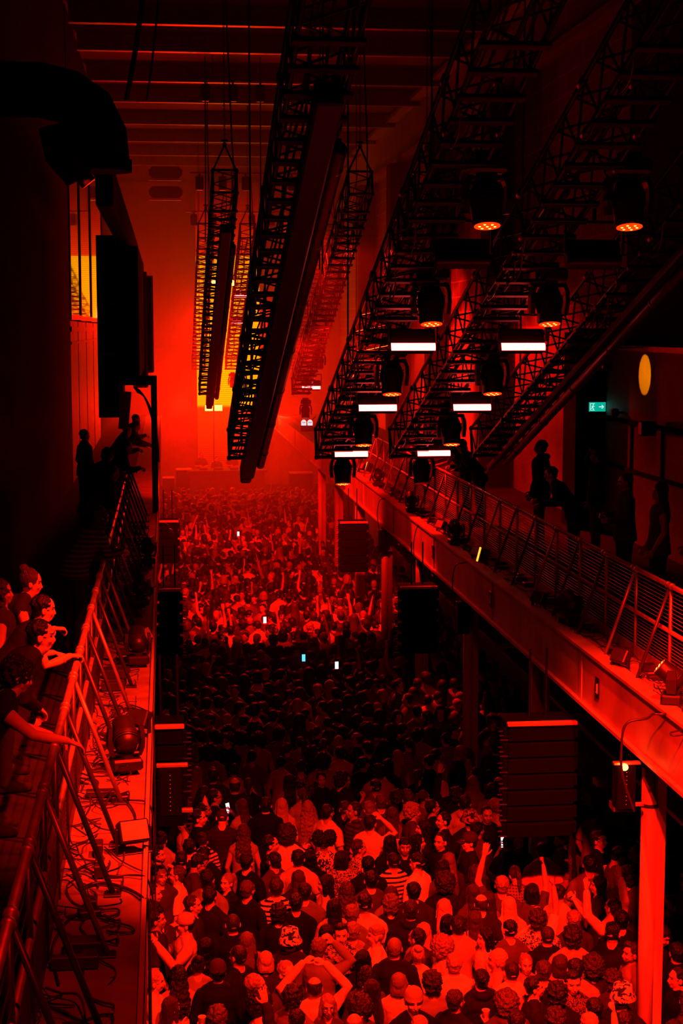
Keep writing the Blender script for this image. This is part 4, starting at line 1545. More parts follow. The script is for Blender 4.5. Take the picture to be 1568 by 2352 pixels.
def hand_world(o, pose, side=1, fwd=.10):
    P = POSES[pose]
    w_ = Vector(P[1] if side > 0 else P[4])
    e = Vector(P[0] if side > 0 else P[3])
    q = w_ + (w_ - e).normalized() * fwd
    q = Vector(bend_pts(np.array([q]), P[6])[0])
    m = Matrix.Translation(o.location) @ Matrix.Rotation(o.rotation_euler.z, 4, 'Z') @ Matrix.Diagonal((*o.scale, 1))
    return m @ q

ZR = {1: (320, 2060, 4.9), 2: (620, 2060, 4.9), 3: (920, 2060, 4.9), 4: (1220, 2060, 4.506), 5: (320, 1820, 4.9), 6: (620, 1820, 4.9), 7: (920, 1820, 4.9), 8: (1220, 1820, 4.506)}
DIRS = {'B': 0, 'L': 90, 'R': -90, 'F': 180, 'BL': 40, 'BR': -40, 'FL': 140, 'FR': -140}
# region, x, y, facing, pose, hair, hair tone, top, top tone, pattern, hat, label
NEAR = '''
1|160|150|R|down|fade|.03|short|.75|stripe||person in a pale striped t-shirt facing right against the left deck edge
1|510|290|L|clap|short|.02|long|.5|plain|cap:.38|person in a pale peaked cap looking left, hands together
1|1050|290|B|down|buzz|.05|long|.015|plain||close-cropped person in black directly left of a brown long-haired person
1|1190|480|B|down|long|.2|long|.02|plain||person with brown shoulder-length hair behind the close-cropped black top
1|745|560|B|down|long|.012|long|.01|plain||person with glossy black hair down the back next to the pale cap
1|1110|650|BL|down|buzz|.03|short|.02|plain||shaven dark head in front of the brown shoulder-length hair
1|1420|710|B|down|bob|.55|short|.05|plain||person with a blond bob below the patterned bucket hat
1|925|800|B|down|short|.02|long|.015|plain|beanie:.03|person in a black beanie and black top with a tiny white figure on the back
1|1310|980|R|down|short|.35|short|.02|plain||fair short-haired person facing right beside the arms-over-head dancer
1|440|880|B|front|longwavy|.015|short|.4|plain||person with big dark wavy hair at the left deck edge, low in the picture
1|160|930|R|front|short|.4|short|.6|plain||pale-lit person squeezed at the deck edge under the striped t-shirt
1|150|1110|B|clap|long|.12|short|.3|plain||person with smooth hair clapping at the deck edge near the bottom
1|290|1230|BR|cup|long|.08|short|.35|plain||dark long-haired person with a hand out flat at the bottom left of the crowd
1|880|1340|B|down|curly|.12|short|.3|plain||curly brown head with lit top at the bottom edge of the picture
1|1370|1180|R|down|bigcurly|.02|short|.6|plain||dark curly head over a pale top, facing right at the bottom
1|590|800|B|down|bun|.03|tank|.3|plain||person in a tank top with dark hair up beside the glossy black hair
2|95|170|B|down|curly|.02|short|.02|plain||dark curly head in a black top left of the patterned bucket hat
2|265|60|B|down|short|.03|short|.015|plain||person with lit neck and black round-neck top above the bucket hat
2|720|110|B|down|long|.02|short|.4|plain||person with long straight dark hair above the moustached man
2|920|180|B|down|short|.22|short|.2|plain||bowl-cut fair brown head just above right of the moustache
2|1065|70|B|down|fade|.02|short|.7|plain||dark clipped head over a bright collar above the laughing fair person
2|1360|70|B|down|curly|.2|short|.03|plain||light brown curls behind a printed dark back near the middle of the crowd
2|215|470|B|down|short|.02|long|.04|plain|bucket:.75:print|person in a black and white patterned bucket hat seen from behind
2|645|400|B|down|long|.015|tank|.1|plain||long black hair directly left of the moustached man
2|800|410|F|clap|quiff|.02|long|.45|fine||moustached man in a patterned open shirt facing the viewer
2|1190|420|L|down|fade|.35|short|.75|plain||fair clipped person in a white top smiling to the left of the patterned back
2|1000|430|B|down|short|.3|short|.3|plain||small fair head just behind the moustached man's shoulder
2|1400|560|B|down|buzz|.3|long|.03|plain||round reddish head in front of the printed back
2|1180|700|B|down|long|.012|long|.02|plain||smooth black hair down the back, right of the patterned open shirt
2|500|1010|B|up_both|balding|.05|long|.6|satin||balding dancer in a shiny jacket with both arms over the head
2|430|900|FR|down|short|.35|short|.1|plain||person with glasses whose face shows above the balding dancer
2|650|1220|F|down|long|.35|short|.1|plain||long fair-haired person with dark glasses below the shiny jacket
2|1085|880|B|down|longwavy|.03|long|.1|plain||dark wavy hair in front of the smooth black hair
2|1130|1040|BL|down|long|.04|short|.4|plain||long dark hair over a bright shoulder beside a raised cup
2|1450|960|B|cup|bob|.3|tank|.6|plain||brown glossy bob with bare arm and cup near the bottom middle
2|1020|1260|F|down|bigcurly|.04|short|.1|plain||dark bushy hair at the very bottom middle
2|300|1370|B|down|short|.015|short|.1|plain||small black head at the bottom edge left of the sunglasses
2|80|1160|BR|down|curly|.03|short|.2|plain||dark curls at the bottom left of the arms-over-head dancer
2|960|1400|B|down|balding|.3|short|.2|plain||bald crown cut by the bottom edge of the picture
2|560|560|BR|touch|short|.2|long|.25|plain||person holding an arm up beside the long black hair
3|110|130|B|down|short|.06|hood|.03|plain||reddish short head in a dark hood in the middle of the near crowd
3|490|110|B|down|long|.6|long|.03|plain||long blond hair over black, left of the sunglasses on a head
3|140|290|B|down|long|.5|short|.3|plain||long blond hair one step nearer than the dark hood
3|530|290|B|down|bob|.012|short|.4|fine||shiny black bob in front of the long blond hair
3|820|250|B|down|long|.09|long|.35|vstripe||straight brown hair with sunglasses pushed up, streaked jacket
3|905|60|B|down|balding|.06|short|.04|plain||balding dark-haired head behind the pushed-up sunglasses
3|1190|90|B|down|long|.65|short|.6|plain||very pale straight long hair next to the balding dark-haired head
3|950|450|L|down|long|.015|short|.6|plain||black-haired person in profile facing left with an open hand nearby
3|1180|370|B|down|fade|.015|short|.12|plain||clipped black head over a bare neck and dark red top
3|1540|240|B|down|curly|.05|short|.7|fine||dark curly head over a white printed shirt in the right middle
3|180|450|BL|down|short|.03|short|.1|plain||short dark head behind the big blond curls
3|490|560|R|down|bigcurly|.28|short|.5|plain||tall person with big fair curls facing right
3|145|620|B|down|bun|.5|short|.7|plain||blond head over a glowing white collar
3|1080|690|L|down|short|.55|short|.4|plain||fair person laughing in profile to the left
3|1390|750|F|down|ponytail|.3|short|.3|plain||fair face looking at the viewer over a shaved head
3|1240|820|B|down|buzz|.04|short|.6|plain||shaved head in a bright top before the fair face
3|345|950|B|down|curly|.06|short|.3|plain||dark textured curls below the big fair curls
3|930|910|B|down|short|.015|hood|.02|plain||short black hair above a furry black jacket
3|145|1150|F|front|short|.1|short|.015|plain|beanie:.3|person in a pale beanie and black t-shirt looking down at the viewer
3|1440|970|R|down|quiff|.02|short|.03|plain||dark-haired person in black facing right beside the shaved head
3|1180|1190|B|down|bigcurly|.12|hood|.1|plain||fluffy brown hair near the bottom right of the furry jacket
3|1300|1385|B|down|short|.03|short|.1|plain||dark head cut by the bottom edge under the fluffy brown hair
3|200|1410|B|down|short|.5|short|.3|plain||fair head cut by the bottom edge below the pale beanie
3|680|760|B|cup|short|.4|long|.6|plain||person in a light shirt with a cup behind the furry jacket
3|1560|820|B|down|short|.08|short|.02|plain||small dark head right of the fair face looking at the viewer
3|620|1150|BR|cup|short|.08|long|.03|plain||dark-clothed person reaching for a cup at the bottom
4|60|210|B|fist_r|balding|.06|short|.7|plain||balding person in a white shirt with an arm bent up
4|430|220|B|down|short|.3|short|.06|plain||short fair head over a wide dark grey back
4|165|390|B|down|buzz|.05|long|.015|plain||close-cropped head in a black roll-neck
4|310|360|B|down|curly|.03|short|.4|plain||dark curly head between the roll-neck and the grey back
4|830|90|BL|arms_v|short|.02|long|.55|plain||short dark head with both pale sleeves raised beside the column
4|925|225|B|down|short|.015|short|.02|plain||black head between the raised pale sleeves
4|840|360|BR|down|fade|.03|short|.02|plain||person with a lit neck and broad black back left of the column foot
4|1310|110|B|down|short|.03|short|.03|plain||small dark head just right of the column foot
4|1445|80|L|down|quiff|.03|hood|.03|plain||person in a black jacket with pale collar facing left by the right edge
4|1300|370|FR|head_down|fade|.04|short|.05|plain||short-haired person bowing the head right of the column foot
4|1040|570|L|cup|quiff|.06|long|.25|plain||bearded person with a bright open collar looking left
4|300|690|B|down|bob|.08|short|.3|plain||straight brown bob behind the quiffed face
4|480|690|B|down|bigcurly|.05|short|.05|plain||dark bushy head beside the straight brown bob
4|425|870|F|front|quiff|.02|long|.2|fine||quiffed person in a patterned shirt facing the viewer
4|130|810|B|down|short|.02|short|.4|plain||short dark head left of the brown bob
4|265|990|B|down|curly|.02|short|.02|plain||dark curls in front of the quiffed face
4|930|850|B|down|curly|.05|short|.05|plain||dark curly head just above the flowered bucket hat
4|950|1010|BR|down|short|.05|short|.02|plain|bucket:.6:print|person in a light flowered bucket hat with black top
4|1330|1080|BL|touch|longwavy|.05|short|.1|plain||long dark curls with a bare arm bent at the bottom right
4|1530|850|L|down|short|.02|long|.012|plain||dark-haired person in black cut by the right edge
4|590|1560|B|fist_r|short|.1|short|.3|plain||bare arm thrust straight up with a fist at the bottom right
4|250|1260|B|down|curly|.05|short|.1|plain||curly head at the bottom edge left of the thrust-up arm
4|440|1310|B|down|short|.5|short|.3|plain||fair head at the bottom edge beside the thrust-up arm
4|920|1280|B|down|short|.03|short|.02|plain||dark head at the bottom edge under the flowered hat
4|1500|560|B|down|short|.02|long|.012|plain||broad black back by the right edge
4|700|1130|B|down|short|.02|long|.02|plain||dark back between the thrust-up arm and the flowered hat
5|205|690|R|down|quiff|.02|short|.05|plain||bearded dark-haired person facing right by the deck edge flood light
5|395|730|B|down|buzz|.03|short|.02|plain||nearly bald dark head right of the bearded person
5|560|600|B|down|short|.02|short|.02|plain||short dark head below the lit neck and shoulder
5|740|680|FL|head_down|short|.02|short|.015|plain||person in black looking down with a lit face by the small camera held up
5|620|780|R|head_down|quiff|.02|short|.08|plain||person with swept-up dark hair bending to the right
5|230|920|FR|down|short|.03|short|.1|plain||bright face low against the deck edge, eyes closed
5|370|940|L|touch|short|.12|short|.85|plain||person in a white t-shirt with an arm up to the face
5|170|1110|R|down|short|.02|short|.05|plain||dark-haired person in profile below the white t-shirt
5|770|960|BR|down|short|.02|short|.3|plain||short dark head with a pale collar left of the ponytail
5|965|1010|FL|down|ponytail|.35|short|.015|print||fair ponytailed person in a printed black top, face lit
5|1215|770|BR|down|short|.02|short|.012|plain||dark head with lit nape right above the ponytail
5|1450|760|BL|down|short|.03|short|.10|plain||short dark head over a brown round back
5|1220|1080|BR|down|short|.14|short|.02|plain||light brown head over the broadest black back
5|1450|1060|B|down|quiff|.06|short|.75|stripe||short-haired person in a pale broad-striped shirt
5|800|1150|BR|down|quiff|.03|short|.03|plain||dark head directly below the pale collar
5|630|1240|R|down|short|.08|short|.05|plain||person with a brightly lit cheek facing right above the cap
5|505|340|L|down|bun|.02|tank|.5|plain||dark-haired person in a tank top with a bright bare back
5|610|250|R|down|short|.015|long|.012|plain||black-clothed person just right of the bright bare back
5|730|190|R|down|short|.02|short|.02|plain|party:.6|bearded person wearing a small pointed party hat
5|815|290|B|phonelow|buzz|.08|short|.05|stripe||cropped-hair person in a striped top reading a blue phone
5|1170|440|B|down|longwavy|.10|tank|.35|plain||person in a pale tank top with brown wavy hair
5|1150|150|BL|phone|long|.10|tank|.4|plain||person with long reddish hair holding up a phone
5|1420|130|B|down|short|.02|long|.012|plain||dark head over a lit V of neck and black top
5|1480|570|R|down|short|.02|short|.02|plain||person in shadow facing right above the round brown back
5|850|40|R|down|short|.03|short|.02|plain||dim face with glasses behind the party hat
6|110|150|B|down|long|.5|tank|.5|plain||tall person with long pale straight hair and lit shoulders
6|425|170|B|down|longwavy|.35|tank|.3|plain||large head of curly red-blond hair behind the glossy puffs
6|650|210|BR|down|short|.02|short|.6|plain||dark head above a bright shoulder next to the curly red-blond hair
6|800|190|B|down|fade|.06|short|.012|plain||brown clipped head over a wide black t-shirt
6|925|180|L|down|short|.03|short|.1|stripe||dark head with visible ear right of the wide black t-shirt
6|1090|190|B|head_down|short|.25|short|.1|plain||fair head bowed beside the dark ear
6|1240|100|B|down|short|.15|short|.1|plain||fair brown head in the dim back row
6|1350|240|B|down|long|.12|short|.2|plain||long loose brown hair left of the curly fair profile
6|1130|330|BR|touch|short|.02|short|.7|plain||dark head over a white shirt with an arm on its shoulder
6|1530|190|R|down|curly|.4|short|.1|plain||fair curly-haired person turned right in the dim back row
6|210|440|FR|clap|long|.02|long|.08|plaid||dark-haired person in a checked shirt facing the viewer, hands raised
6|605|560|B|down|puffs|.008|short|.7|print||person with two large black hair puffs and a patterned top
6|450|730|B|down|long|.012|long|.01|plain||long black hair left of the patterned top
6|800|740|B|down|bob|.03|short|.5|fine||dark collar-length hair over a pale lattice top
6|975|620|R|down|short|.07|short|.6|fine||short brown-haired person in profile with a pale lace top
6|1100|800|B|down|short|.008|long|.02|plain||solid black head in front of the pale lace top
6|1515|600|F|down|fade|.02|short|.015|plain||clean-shaven person in black looking straight at the viewer
6|1385|760|B|down|buzz|.03|short|.75|stripe||close-cropped person in a bold black and white striped top
6|620|1020|L|down|long|.02|long|.45|plain||long black-haired person in a grey top facing left
6|815|1080|B|down|longwavy|.10|short|.2|plain||rippled brown hair before the lattice top
6|1085|980|B|down|short|.015|short|.1|plain||black head left of the brown straight hair
6|1210|1090|B|down|long|.09|short|.3|plain||straight brown hair below the black and white stripes
6|1350|560|B|down|long|.025|short|.02|plain||long dark hair left of the clean-shaven face
6|320|960|B|down|long|.12|short|.05|plain||long brown hair with a lit crown in the near middle
6|275|1140|B|down|short|.03|short|.2|plain||dark fringe-cut head in front of the lit crown
6|60|710|B|down|short|.02|short|.5|plain||dark head with a bright nape left of the long black hair
6|1450|1090|B|down|short|.02|short|.05|plain||short dark head right of the straight brown hair
7|360|160|R|down|short|.02|short|.02|plain||smiling dark-haired person in profile in the dim back row
7|720|110|B|down|short|.02|hood|.5|plain||dark head above a pale open jacket
7|775|290|B|down|short|.03|short|.02|plain|bucket:.25:print|person in a dark patterned bucket hat in the back row
7|945|250|F|down|short|.02|long|.012|plain||dark-haired person looking towards the viewer beside the dark bucket hat
7|1050|140|BL|down|short|.25|long|.5|plain||fair-haired person in a pale top at the edge of the dark speaker
7|1330|170|L|down|short|.03|long|.03|plain|bucket:.3|person in a pale fleece bucket hat before the black void
7|1255|320|L|down|short|.015|short|.3|plain||black-haired person in a mid-tone top below the fleece hat
7|175|340|L|cup|long|.03|short|.03|plain||dark-haired person in profile lifting a cup to the left
7|350|330|L|down|short|.015|short|.02|plain||dark-haired clean profile right beside the lifted cup
7|450|540|FL|down|short|.02|long|.015|plain||grinning dark-haired person facing the viewer
7|290|600|R|down|long|.02|short|.02|plain||dark long-haired person facing the grinning one
7|185|780|BL|down|fade|.03|short|.9|plain||short-haired person in the brightest plain white t-shirt
7|540|760|B|down|long|.22|long|.05|plain||long light-streaked hair right of the white t-shirt
7|770|540|L|down|short|.03|long|.02|plain|cap:.03|person in a black peaked cap turned left
7|865|410|BR|down|short|.012|long|.14|plain||black head over a brown round shoulder behind the black cap
7|1210|560|B|phone|bun|.07|short|.03|plain||brown hair tied up, filming with a phone
7|1520|540|F|down|short|.05|long|.02|plain||laughing person facing the viewer left of the bearded profile
7|340|850|B|down|bob|.02|short|.1|plain||dark bob in front of the light-streaked hair
7|840|900|B|down|bob|.06|short|.03|plain||brown bob below the black cap
7|500|1010|B|down|bigcurly|.03|long|.02|plain||wide dark curly hair right of the white t-shirt
7|780|1120|B|down|long|.07|short|.1|plain||long brown hair left of the small fair head
7|985|1050|B|up_l|short|.3|short|.1|plain||small fair-haired person reaching an arm up
7|1080|1130|B|down|long|.06|short|.2|plain||straight brown hair just left of the raised fist
7|1470|1110|B|fist_r|bob|.015|short|.1|plain||dark bob with a fist raised straight up
8|110|590|B|down|buzz|.02|short|.85|plain||cropped black head over a bright white back near the dark speaker
8|360|330|L|down|quiff|.015|long|.05|plain||dark-haired profile behind the bearded one
8|315|480|L|down|fade|.02|short|.3|plaid||bearded person in a checked shirt facing left
8|700|480|FR|down|quiff|.03|short|.012|plain||grinning person in a black V-neck by the column
8|660|190|BR|cup|short|.02|short|.3|plain||person in shadow holding a white cup beside the column
8|870|640|R|head_down|short|.02|short|.1|plain||short dark-haired person in a dim brown top facing the column
8|600|730|B|down|short|.015|short|.18|plain||dark head over a lit nape and dim red back
8|690|950|L|clap|long|.012|short|.05|plain||long black-haired person in profile with a hand at the mouth
8|210|1030|BR|down|bun|.04|short|.5|plain||brown hair tied up over a pale top near the white back
8|985|850|B|up_r|curly|.02|short|.1|plain||dark curly head with a hand raised left of the column
8|1300|700|B|down|short|.015|long|.012|plain||black head and back hard against the right side of the column
8|1070|640|L|cup|short|.02|short|.05|plain||person in deep shadow with a bent arm at the column
8|1000|280|B|down|short|.015|long|.02|plain||tall dim figure behind the column
8|1430|560|B|down|short|.02|long|.03|plain||dim person in the shade near the right edge
5|180|1350|R|down|quiff|.02|short|.05|plain||person partly hidden above the pale striped t-shirt
3|700|300|B|down|short|.03|short|.4|plain||short dark head between the black bob and the streaked jacket
'''
used = []
PEOPLE = []
rz_ = random.Random(5)
for ln in NEAR.strip().split('\n'):
    r, zx, zy, dr, pose, hair, ht, slv, st, pat, hat, lab = ln.split('|')
    X0, Y0, S_ = ZR[int(r)]
    px, py = X0 + float(zx) / S_, Y0 + float(zy) / S_
    fem = hair in ('long', 'longwavy', 'bob', 'ponytail', 'bun', 'puffs')
    size = rz_.uniform(.95, .99) if fem else rz_.uniform(.99, 1.06)
    x, y = onz(px, py, 1.64 * size)
    PEOPLE.append(dict(x=x, y=y, dr=DIRS[dr], pose=pose, hair=hair, ht=float(ht), sl=slv, st=float(st), pat=pat, hat=hat, lab=lab, size=size, fem=fem, grp='dancers in the near crowd'))

near_objs = []
kept = []
for p in PEOPLE:
    # nudge apart people standing on the same spot
    for it in range(12):
        mv = False
        for q in kept:
            dx, dy = p['x'] - q['x'], p['y'] - q['y']
            d = sqrt(dx * dx + dy * dy)
            if d < .34:
                if d < 1e-3:
                    dx, dy, d = .01, .01, .014
                s = (.345 - d) * .55
                p['x'] += dx / d * s
                p['y'] += dy / d * s
                mv = True
        if not mv:
            break
    for cy in (15.1, 20.0):
        if (p['x'] - 4.88) ** 2 + (p['y'] - cy) ** 2 < .3 ** 2:
            p['x'] = 4.88 + (.33 if p['x'] > 4.88 else -.33)
    kept.append(p)
    h = p['hat'].split(':') if p['hat'] else None
    o = person(p['x'], p['y'], 0, radians(p['dr'] + rz_.uniform(-12, 12)), p['pose'], p['hair'], p['ht'], p['sl'], p['st'], p['pat'],
               hat=h[0] if h else None, hatt=float(h[1]) if h else .3, hatpat=h[2] if h and len(h) > 2 else 'plain',
               size=p['size'], label=p['lab'], group=p['grp'], female=p['fem'])
    near_objs.append((o, p))
    if p['lab'].startswith('straight brown hair with sunglasses'):
        g = MB().tube([(-.07, .03, HC.z + .105), (0, .06, HC.z + .108), (.07, .03, HC.z + .105)], .012, 8)
        g.tube([(-.07, .03, HC.z + .105), (-.085, -.05, HC.z + .03)], .005, 6).tube([(.07, .03, HC.z + .105), (.085, -.05, HC.z + .03)], .005, 6)
        g.obj('sunglasses', M['black'], o)
    if 'glasses' in p['lab'] and not p['lab'].startswith('straight'):
        g = MB()
        for s in (-1, 1):
            g.tube([(s * .032 + .022 * cos(a), .094, 1.627 + .017 * sin(a)) for a in np.linspace(0, 2 * pi, 11)], .003, 5)
            g.tube([(s * .054, .09, 1.632), (s * .08, -.005, 1.63)], .003, 5)
        g.obj('glasses', M['black'], o)
    if 'moustache' in p['lab'] and 'in a patterned' in p['lab']:
        MB().ell((.012, .094, 1.579), (.014, .007, .005), Matrix.Rotation(.25, 3, 'Y')).ell((-.012, .094, 1.579), (.014, .007, .005), Matrix.Rotation(-.25, 3, 'Y')).obj('moustache', M['eye'], o)
    if 'beard' in p['lab']:
        b = remeshed(MB().ell((0, .050, 1.552), (.040, .040, .034)).ell((0, .02, 1.565), (.066, .055, .035)), 'beard', [M['hair']], .006)
        place_part('beard', curly(b, .006, 60, 1), o, bend_matrix(p['pose']) @ head_matrix(p['pose']), tone(p['ht']))
    if 'tiny white figure' in p['lab']:
        MB().ell((0, -.135, 1.30), (.008, .004, .01)).tube([(0, -.132, 1.29), (0, -.13, 1.262)], .006, 5).tube([(-.016, -.132, 1.29), (0, -.132, 1.28), (.016, -.132, 1.286)], .004, 5).tube([(-.012, -.13, 1.24), (0, -.13, 1.262), (.012, -.13, 1.24)], .005, 5).obj('printed_figure', M['white'], o)

# drinks and phones held by them
CUPLAB = iter(['clear cup at the deck edge near the flat hand', 'cup glowing at the bottom middle by the brown glossy bob', 'dark-filled cup held behind the furry black jacket', 'cup held low beside the reaching dark sleeve',
               'cup held by the bearded person with an open collar', 'cup lifted in profile in the back row', 'white-lidded cup in the shade beside the column', 'cup in the bent arm left of the column'])
for o, p in near_objs:
    if p['pose'] == 'cup':
        q = hand_world(o, 'cup', 1, .075)
        f = Matrix.Rotation(o.rotation_euler.z, 3, 'Z') @ Vector((-.03, .02, 0))
        lb = next(CUPLAB, None)
        if lb:
            cup_at(q + f + Vector((0, 0, .03)), lb)
    if p['pose'] == 'phone':
        q = hand_world(o, 'phone', 1, .09)
        phone_at(q, o.rotation_euler.z, 'phone held up filming by the %s' % ('person with tied-up brown hair' if p['hair'] == 'bun' else 'person with long reddish hair'), 'screen', -.25)
    if p['pose'] == 'phonelow':
        q = hand_world(o, 'phonelow', 1, .09)
        phone_at(q + Vector((0, 0, .03)), o.rotation_euler.z + .8, 'blue glowing phone read by the striped-top person', 'screenblue', -.9)

# ---- the rest of the crowd, farther down the hall
rnd = random.Random(11)
spots = []
y = 21.35
row = 0
while y < 65.3:
    x = -.05 + (row % 2) * .26
    while x < min(6.7, 5.9 + y * .02):
        jx, jy = x + rnd.uniform(-.09, .09), y + rnd.uniform(-.14, .14)
        ok = all((jx - q['x']) ** 2 + (jy - q['y']) ** 2 > .36 ** 2 for q in kept if q['y'] > 19)
        for cy in (20.0, 24.75, 29.65, 34.5, 39.4, 44.3, 49.2):
            if (jx - 4.88) ** 2 + (jy - cy) ** 2 < .30 ** 2:
                ok = False
        if ok and y < 24 and rnd.random() < .25:
            ok = False
        if ok:
            spots.append((jx, jy))
        x += .50
    y += .56 if y < 45 else .66
    row += 1
# fill gaps in the near floor
near_fill = []
y = 14.0
while y < 21.3:
    x = -.05
    while x < 6.8:
        jx, jy = x + rnd.uniform(-.1, .1), y + rnd.uniform(-.1, .1)
        px, py = proj((jx, jy, 1.64))
        if all((jx - q['x']) ** 2 + (jy - q['y']) ** 2 > .47 ** 2 for q in kept) and all((jx - a) ** 2 + (jy - b_) ** 2 > .45 ** 2 for a, b_ in near_fill) and (jx - 4.86) ** 2 + (jy - 15.1) ** 2 > .12 and (jx - 4.86) ** 2 + (jy - 20) ** 2 > .12 and px < 1600 and py < 2420 and not (px > 1120 and py < 1900):
            near_fill.append((jx, jy))
        x += .4
    y += .4

HK = [('short', 'short dark hair', .03), ('fade', 'clipped dark hair', .02), ('quiff', 'swept-up hair', .05), ('buzz', 'a shaved head', .03), ('curly', 'dark curls', .03), ('long', 'long dark hair', .03),
      ('long', 'long fair hair', .4), ('bob', 'a dark bob', .03), ('longwavy', 'wavy brown hair', .12), ('ponytail', 'a ponytail', .1), ('bun', 'tied-up hair', .06), ('short', 'short fair hair', .32), ('bigcurly', 'bushy hair', .05), ('balding', 'a balding crown', .05)]
TK = [('short', .015, 'black t-shirt', 'plain'), ('long', .02, 'black long-sleeved top', 'plain'), ('short', .55, 'white t-shirt', 'plain'), ('short', .2, 'grey t-shirt', 'plain'), ('tank', .3, 'tank top', 'plain'),
      ('long', .3, 'light shirt', 'plain'), ('hood', .04, 'dark hooded jacket', 'plain'), ('short', .5, 'striped t-shirt', 'stripe'), ('short', .4, 'printed t-shirt', 'print'), ('long', .25, 'checked shirt', 'plaid')]
PK = [('down', 'arms down', 12), ('front', 'hands in front', 5), ('look_r', 'head turned right', 3), ('look_l', 'head turned left', 3), ('up_r', 'right arm up', .7), ('up_l', 'left arm up', .4), ('arms_v', 'both arms up', .25),
      ('phone', 'filming with both hands', .7), ('clap', 'clapping', 1), ('fist_r', 'fist in the air', .25), ('head_down', 'looking down', 1.5), ('cup', 'a forearm raised', 1.2)]


def where(x, y):
    lat = ('against the left deck', 'left of the middle', 'in the middle', 'right of the middle', 'by the right-hand columns', 'under the right balcony')[min(5, max(0, int((x + .1) / 1.12)))]
    b = ((17.2, 'near the front'), (19.6, 'in the near crowd'), (22.3, 'in the dim back rows'), (24.3, 'in the first dark rows'), (26., 'in the dark by the third column'), (28., 'level with the fourth column'), (29.6, 'just past the second speakers'),
         (31.5, 'before the lit pool'), (33., 'at the start of the lit pool'), (35.5, 'at the fifth column'), (99, 'deep in the lit pool'))
    for lim, s in b:
        if y < lim:
            return lat, s
    return lat, ''


seen = set()


def pick():
    h = rnd.choice(HK)
    t_ = rnd.choices(TK, (9, 7, 4, 4, 2, 3, 3, 1.5, 1.5, 1))[0]
    p = rnd.choices(PK, [q[2] for q in PK])[0]
    return h, t_, p


budget = 300 - len(near_objs) - 22
allspots = sorted([(b_, a) for a, b_ in near_fill]) + sorted([(b_, a) for a, b_ in spots])
indiv = allspots[:budget]
rest = allspots[budget:]
for (yy, xx) in indiv:
    for tr in range(60):
        h, t_, p = pick()
        lat, dp = where(xx, yy)
        lb = '%s, %s, %s, %s, %s' % (h[1], t_[2], p[1], lat, dp)
        if len(lb.replace('-', ' ').split()) > 15:
            lb = '%s, %s, %s, %s' % (h[1], t_[2].replace('long-sleeved ', ''), lat, dp)
        if lb not in seen and len(lb.replace('-', ' ').split()) <= 15:
            break
    seen.add(lb)
    fem = h[0] in ('long', 'bob', 'longwavy', 'ponytail', 'bun')
    sz = rnd.uniform(.94, 1.0) if fem else rnd.uniform(.98, 1.07)
    ang = rnd.gauss(0, 25) if rnd.random() < .72 else rnd.uniform(-180, 180)
    grp = 'dancers in the near crowd' if yy < 21 else 'dancers in the dark middle of the hall'
    o = person(xx, yy, 0, radians(ang), p[0], h[0], h[2] * rnd.uniform(.6, 1.3), t_[0], min(.8, t_[1] * rnd.uniform(.7, 1.3)), t_[3], size=sz, label=lb, group=grp, female=fem)

# everyone beyond: one mass
def low_variant(pose, hair, slv, tris=1100):
    V, F, C = [], [], []
    off = 0
    parts = [(cached(('b', pose), make_body, pose), None, 0, .5), (cached(('h', hair), make_hair, hair), bend_matrix(pose) @ head_matrix(pose), 1, .22),
             (cached(('s', pose, slv), make_shirt, pose, slv), None, 2, .2), (cached(('p',), make_trousers), None, 3, .08)]
    for me, mx, role, share in parts:
        c = me.copy()
        r = evaluate(c, [('DECIMATE', dict(ratio=min(1., tris * share / (2. * len(me.polygons)))))], 'low')
        a = getv(r).astype(np.float64)
        if mx is not None:
            a = xf(mx, a)
        r.calc_loop_triangles()
        t = np.empty(len(r.loop_triangles) * 3, np.int32)
        r.loop_triangles.foreach_get('vertices', t)
        V.append(a)
        F.append(t.reshape(-1, 3) + off)
        C.append(np.full(len(a), role))
        off += len(a)
        bpy.data.meshes.remove(r)
    return np.vstack(V), np.vstack(F), np.concatenate(C)


LV = [low_variant(*a) for a in (('down', 'short', 'short'), ('look_r', 'fade', 'long'), ('look_l', 'curly', 'short'), ('front', 'bob', 'short'), ('down', 'long', 'tank'), ('head_down', 'short', 'long'),
                                ('up_r', 'short', 'short'), ('up_l', 'long', 'tank'), ('arms_v', 'quiff', 'short'), ('fist_r', 'curly', 'short'), ('phone', 'ponytail', 'short'), ('clap', 'short', 'short'))]
VV, FF, CC = [], [], []
off = 0
rs = np.random.RandomState(3)
for (yy, xx) in rest:
    lit = 33 < yy < 56
    k = rs.choice(12, p=np.array([16, 12, 12, 10, 10, 8] + ([2.5, 2, 1.5, 1, 2, 3] if lit else [1.2, 1, .5, .4, 1, .8])) / ((16 + 12 + 12 + 10 + 10 + 8) + (12 if lit else 4.9)))
    v, f, c = LV[k]
    a = rs.normal(0, .5) if rs.rand() < .75 else rs.uniform(-pi, pi)
    s = rs.uniform(.93, 1.07)
    ca, sa = cos(a) * s, sin(a) * s
    q = np.stack([v[:, 0] * ca - v[:, 1] * sa + xx, v[:, 0] * sa + v[:, 1] * ca + yy, v[:, 2] * s], 1)
    sk = rs.uniform(.28, .6)
    hv = rs.choice([.006, .012, .05, .3], p=[.4, .3, .16, .14])
    cl = rs.choice([.012, .03, .12, .3, .65], p=[.35, .25, .15, .12, .13])
    pal = np.array([[sk, sk * .75, sk * .6, 1], [hv, hv * .8, hv * .6, 1], [cl, cl, cl * .95, 1], [.02, .02, .025, 1]])
    VV.append(q)
    FF.append(f + off)
    CC.append(pal[c])
    off += len(q)
VV, FF, CC = np.vstack(VV), np.vstack(FF), np.vstack(CC)
me = bpy.data.meshes.new('crowd')
me.vertices.add(len(VV))
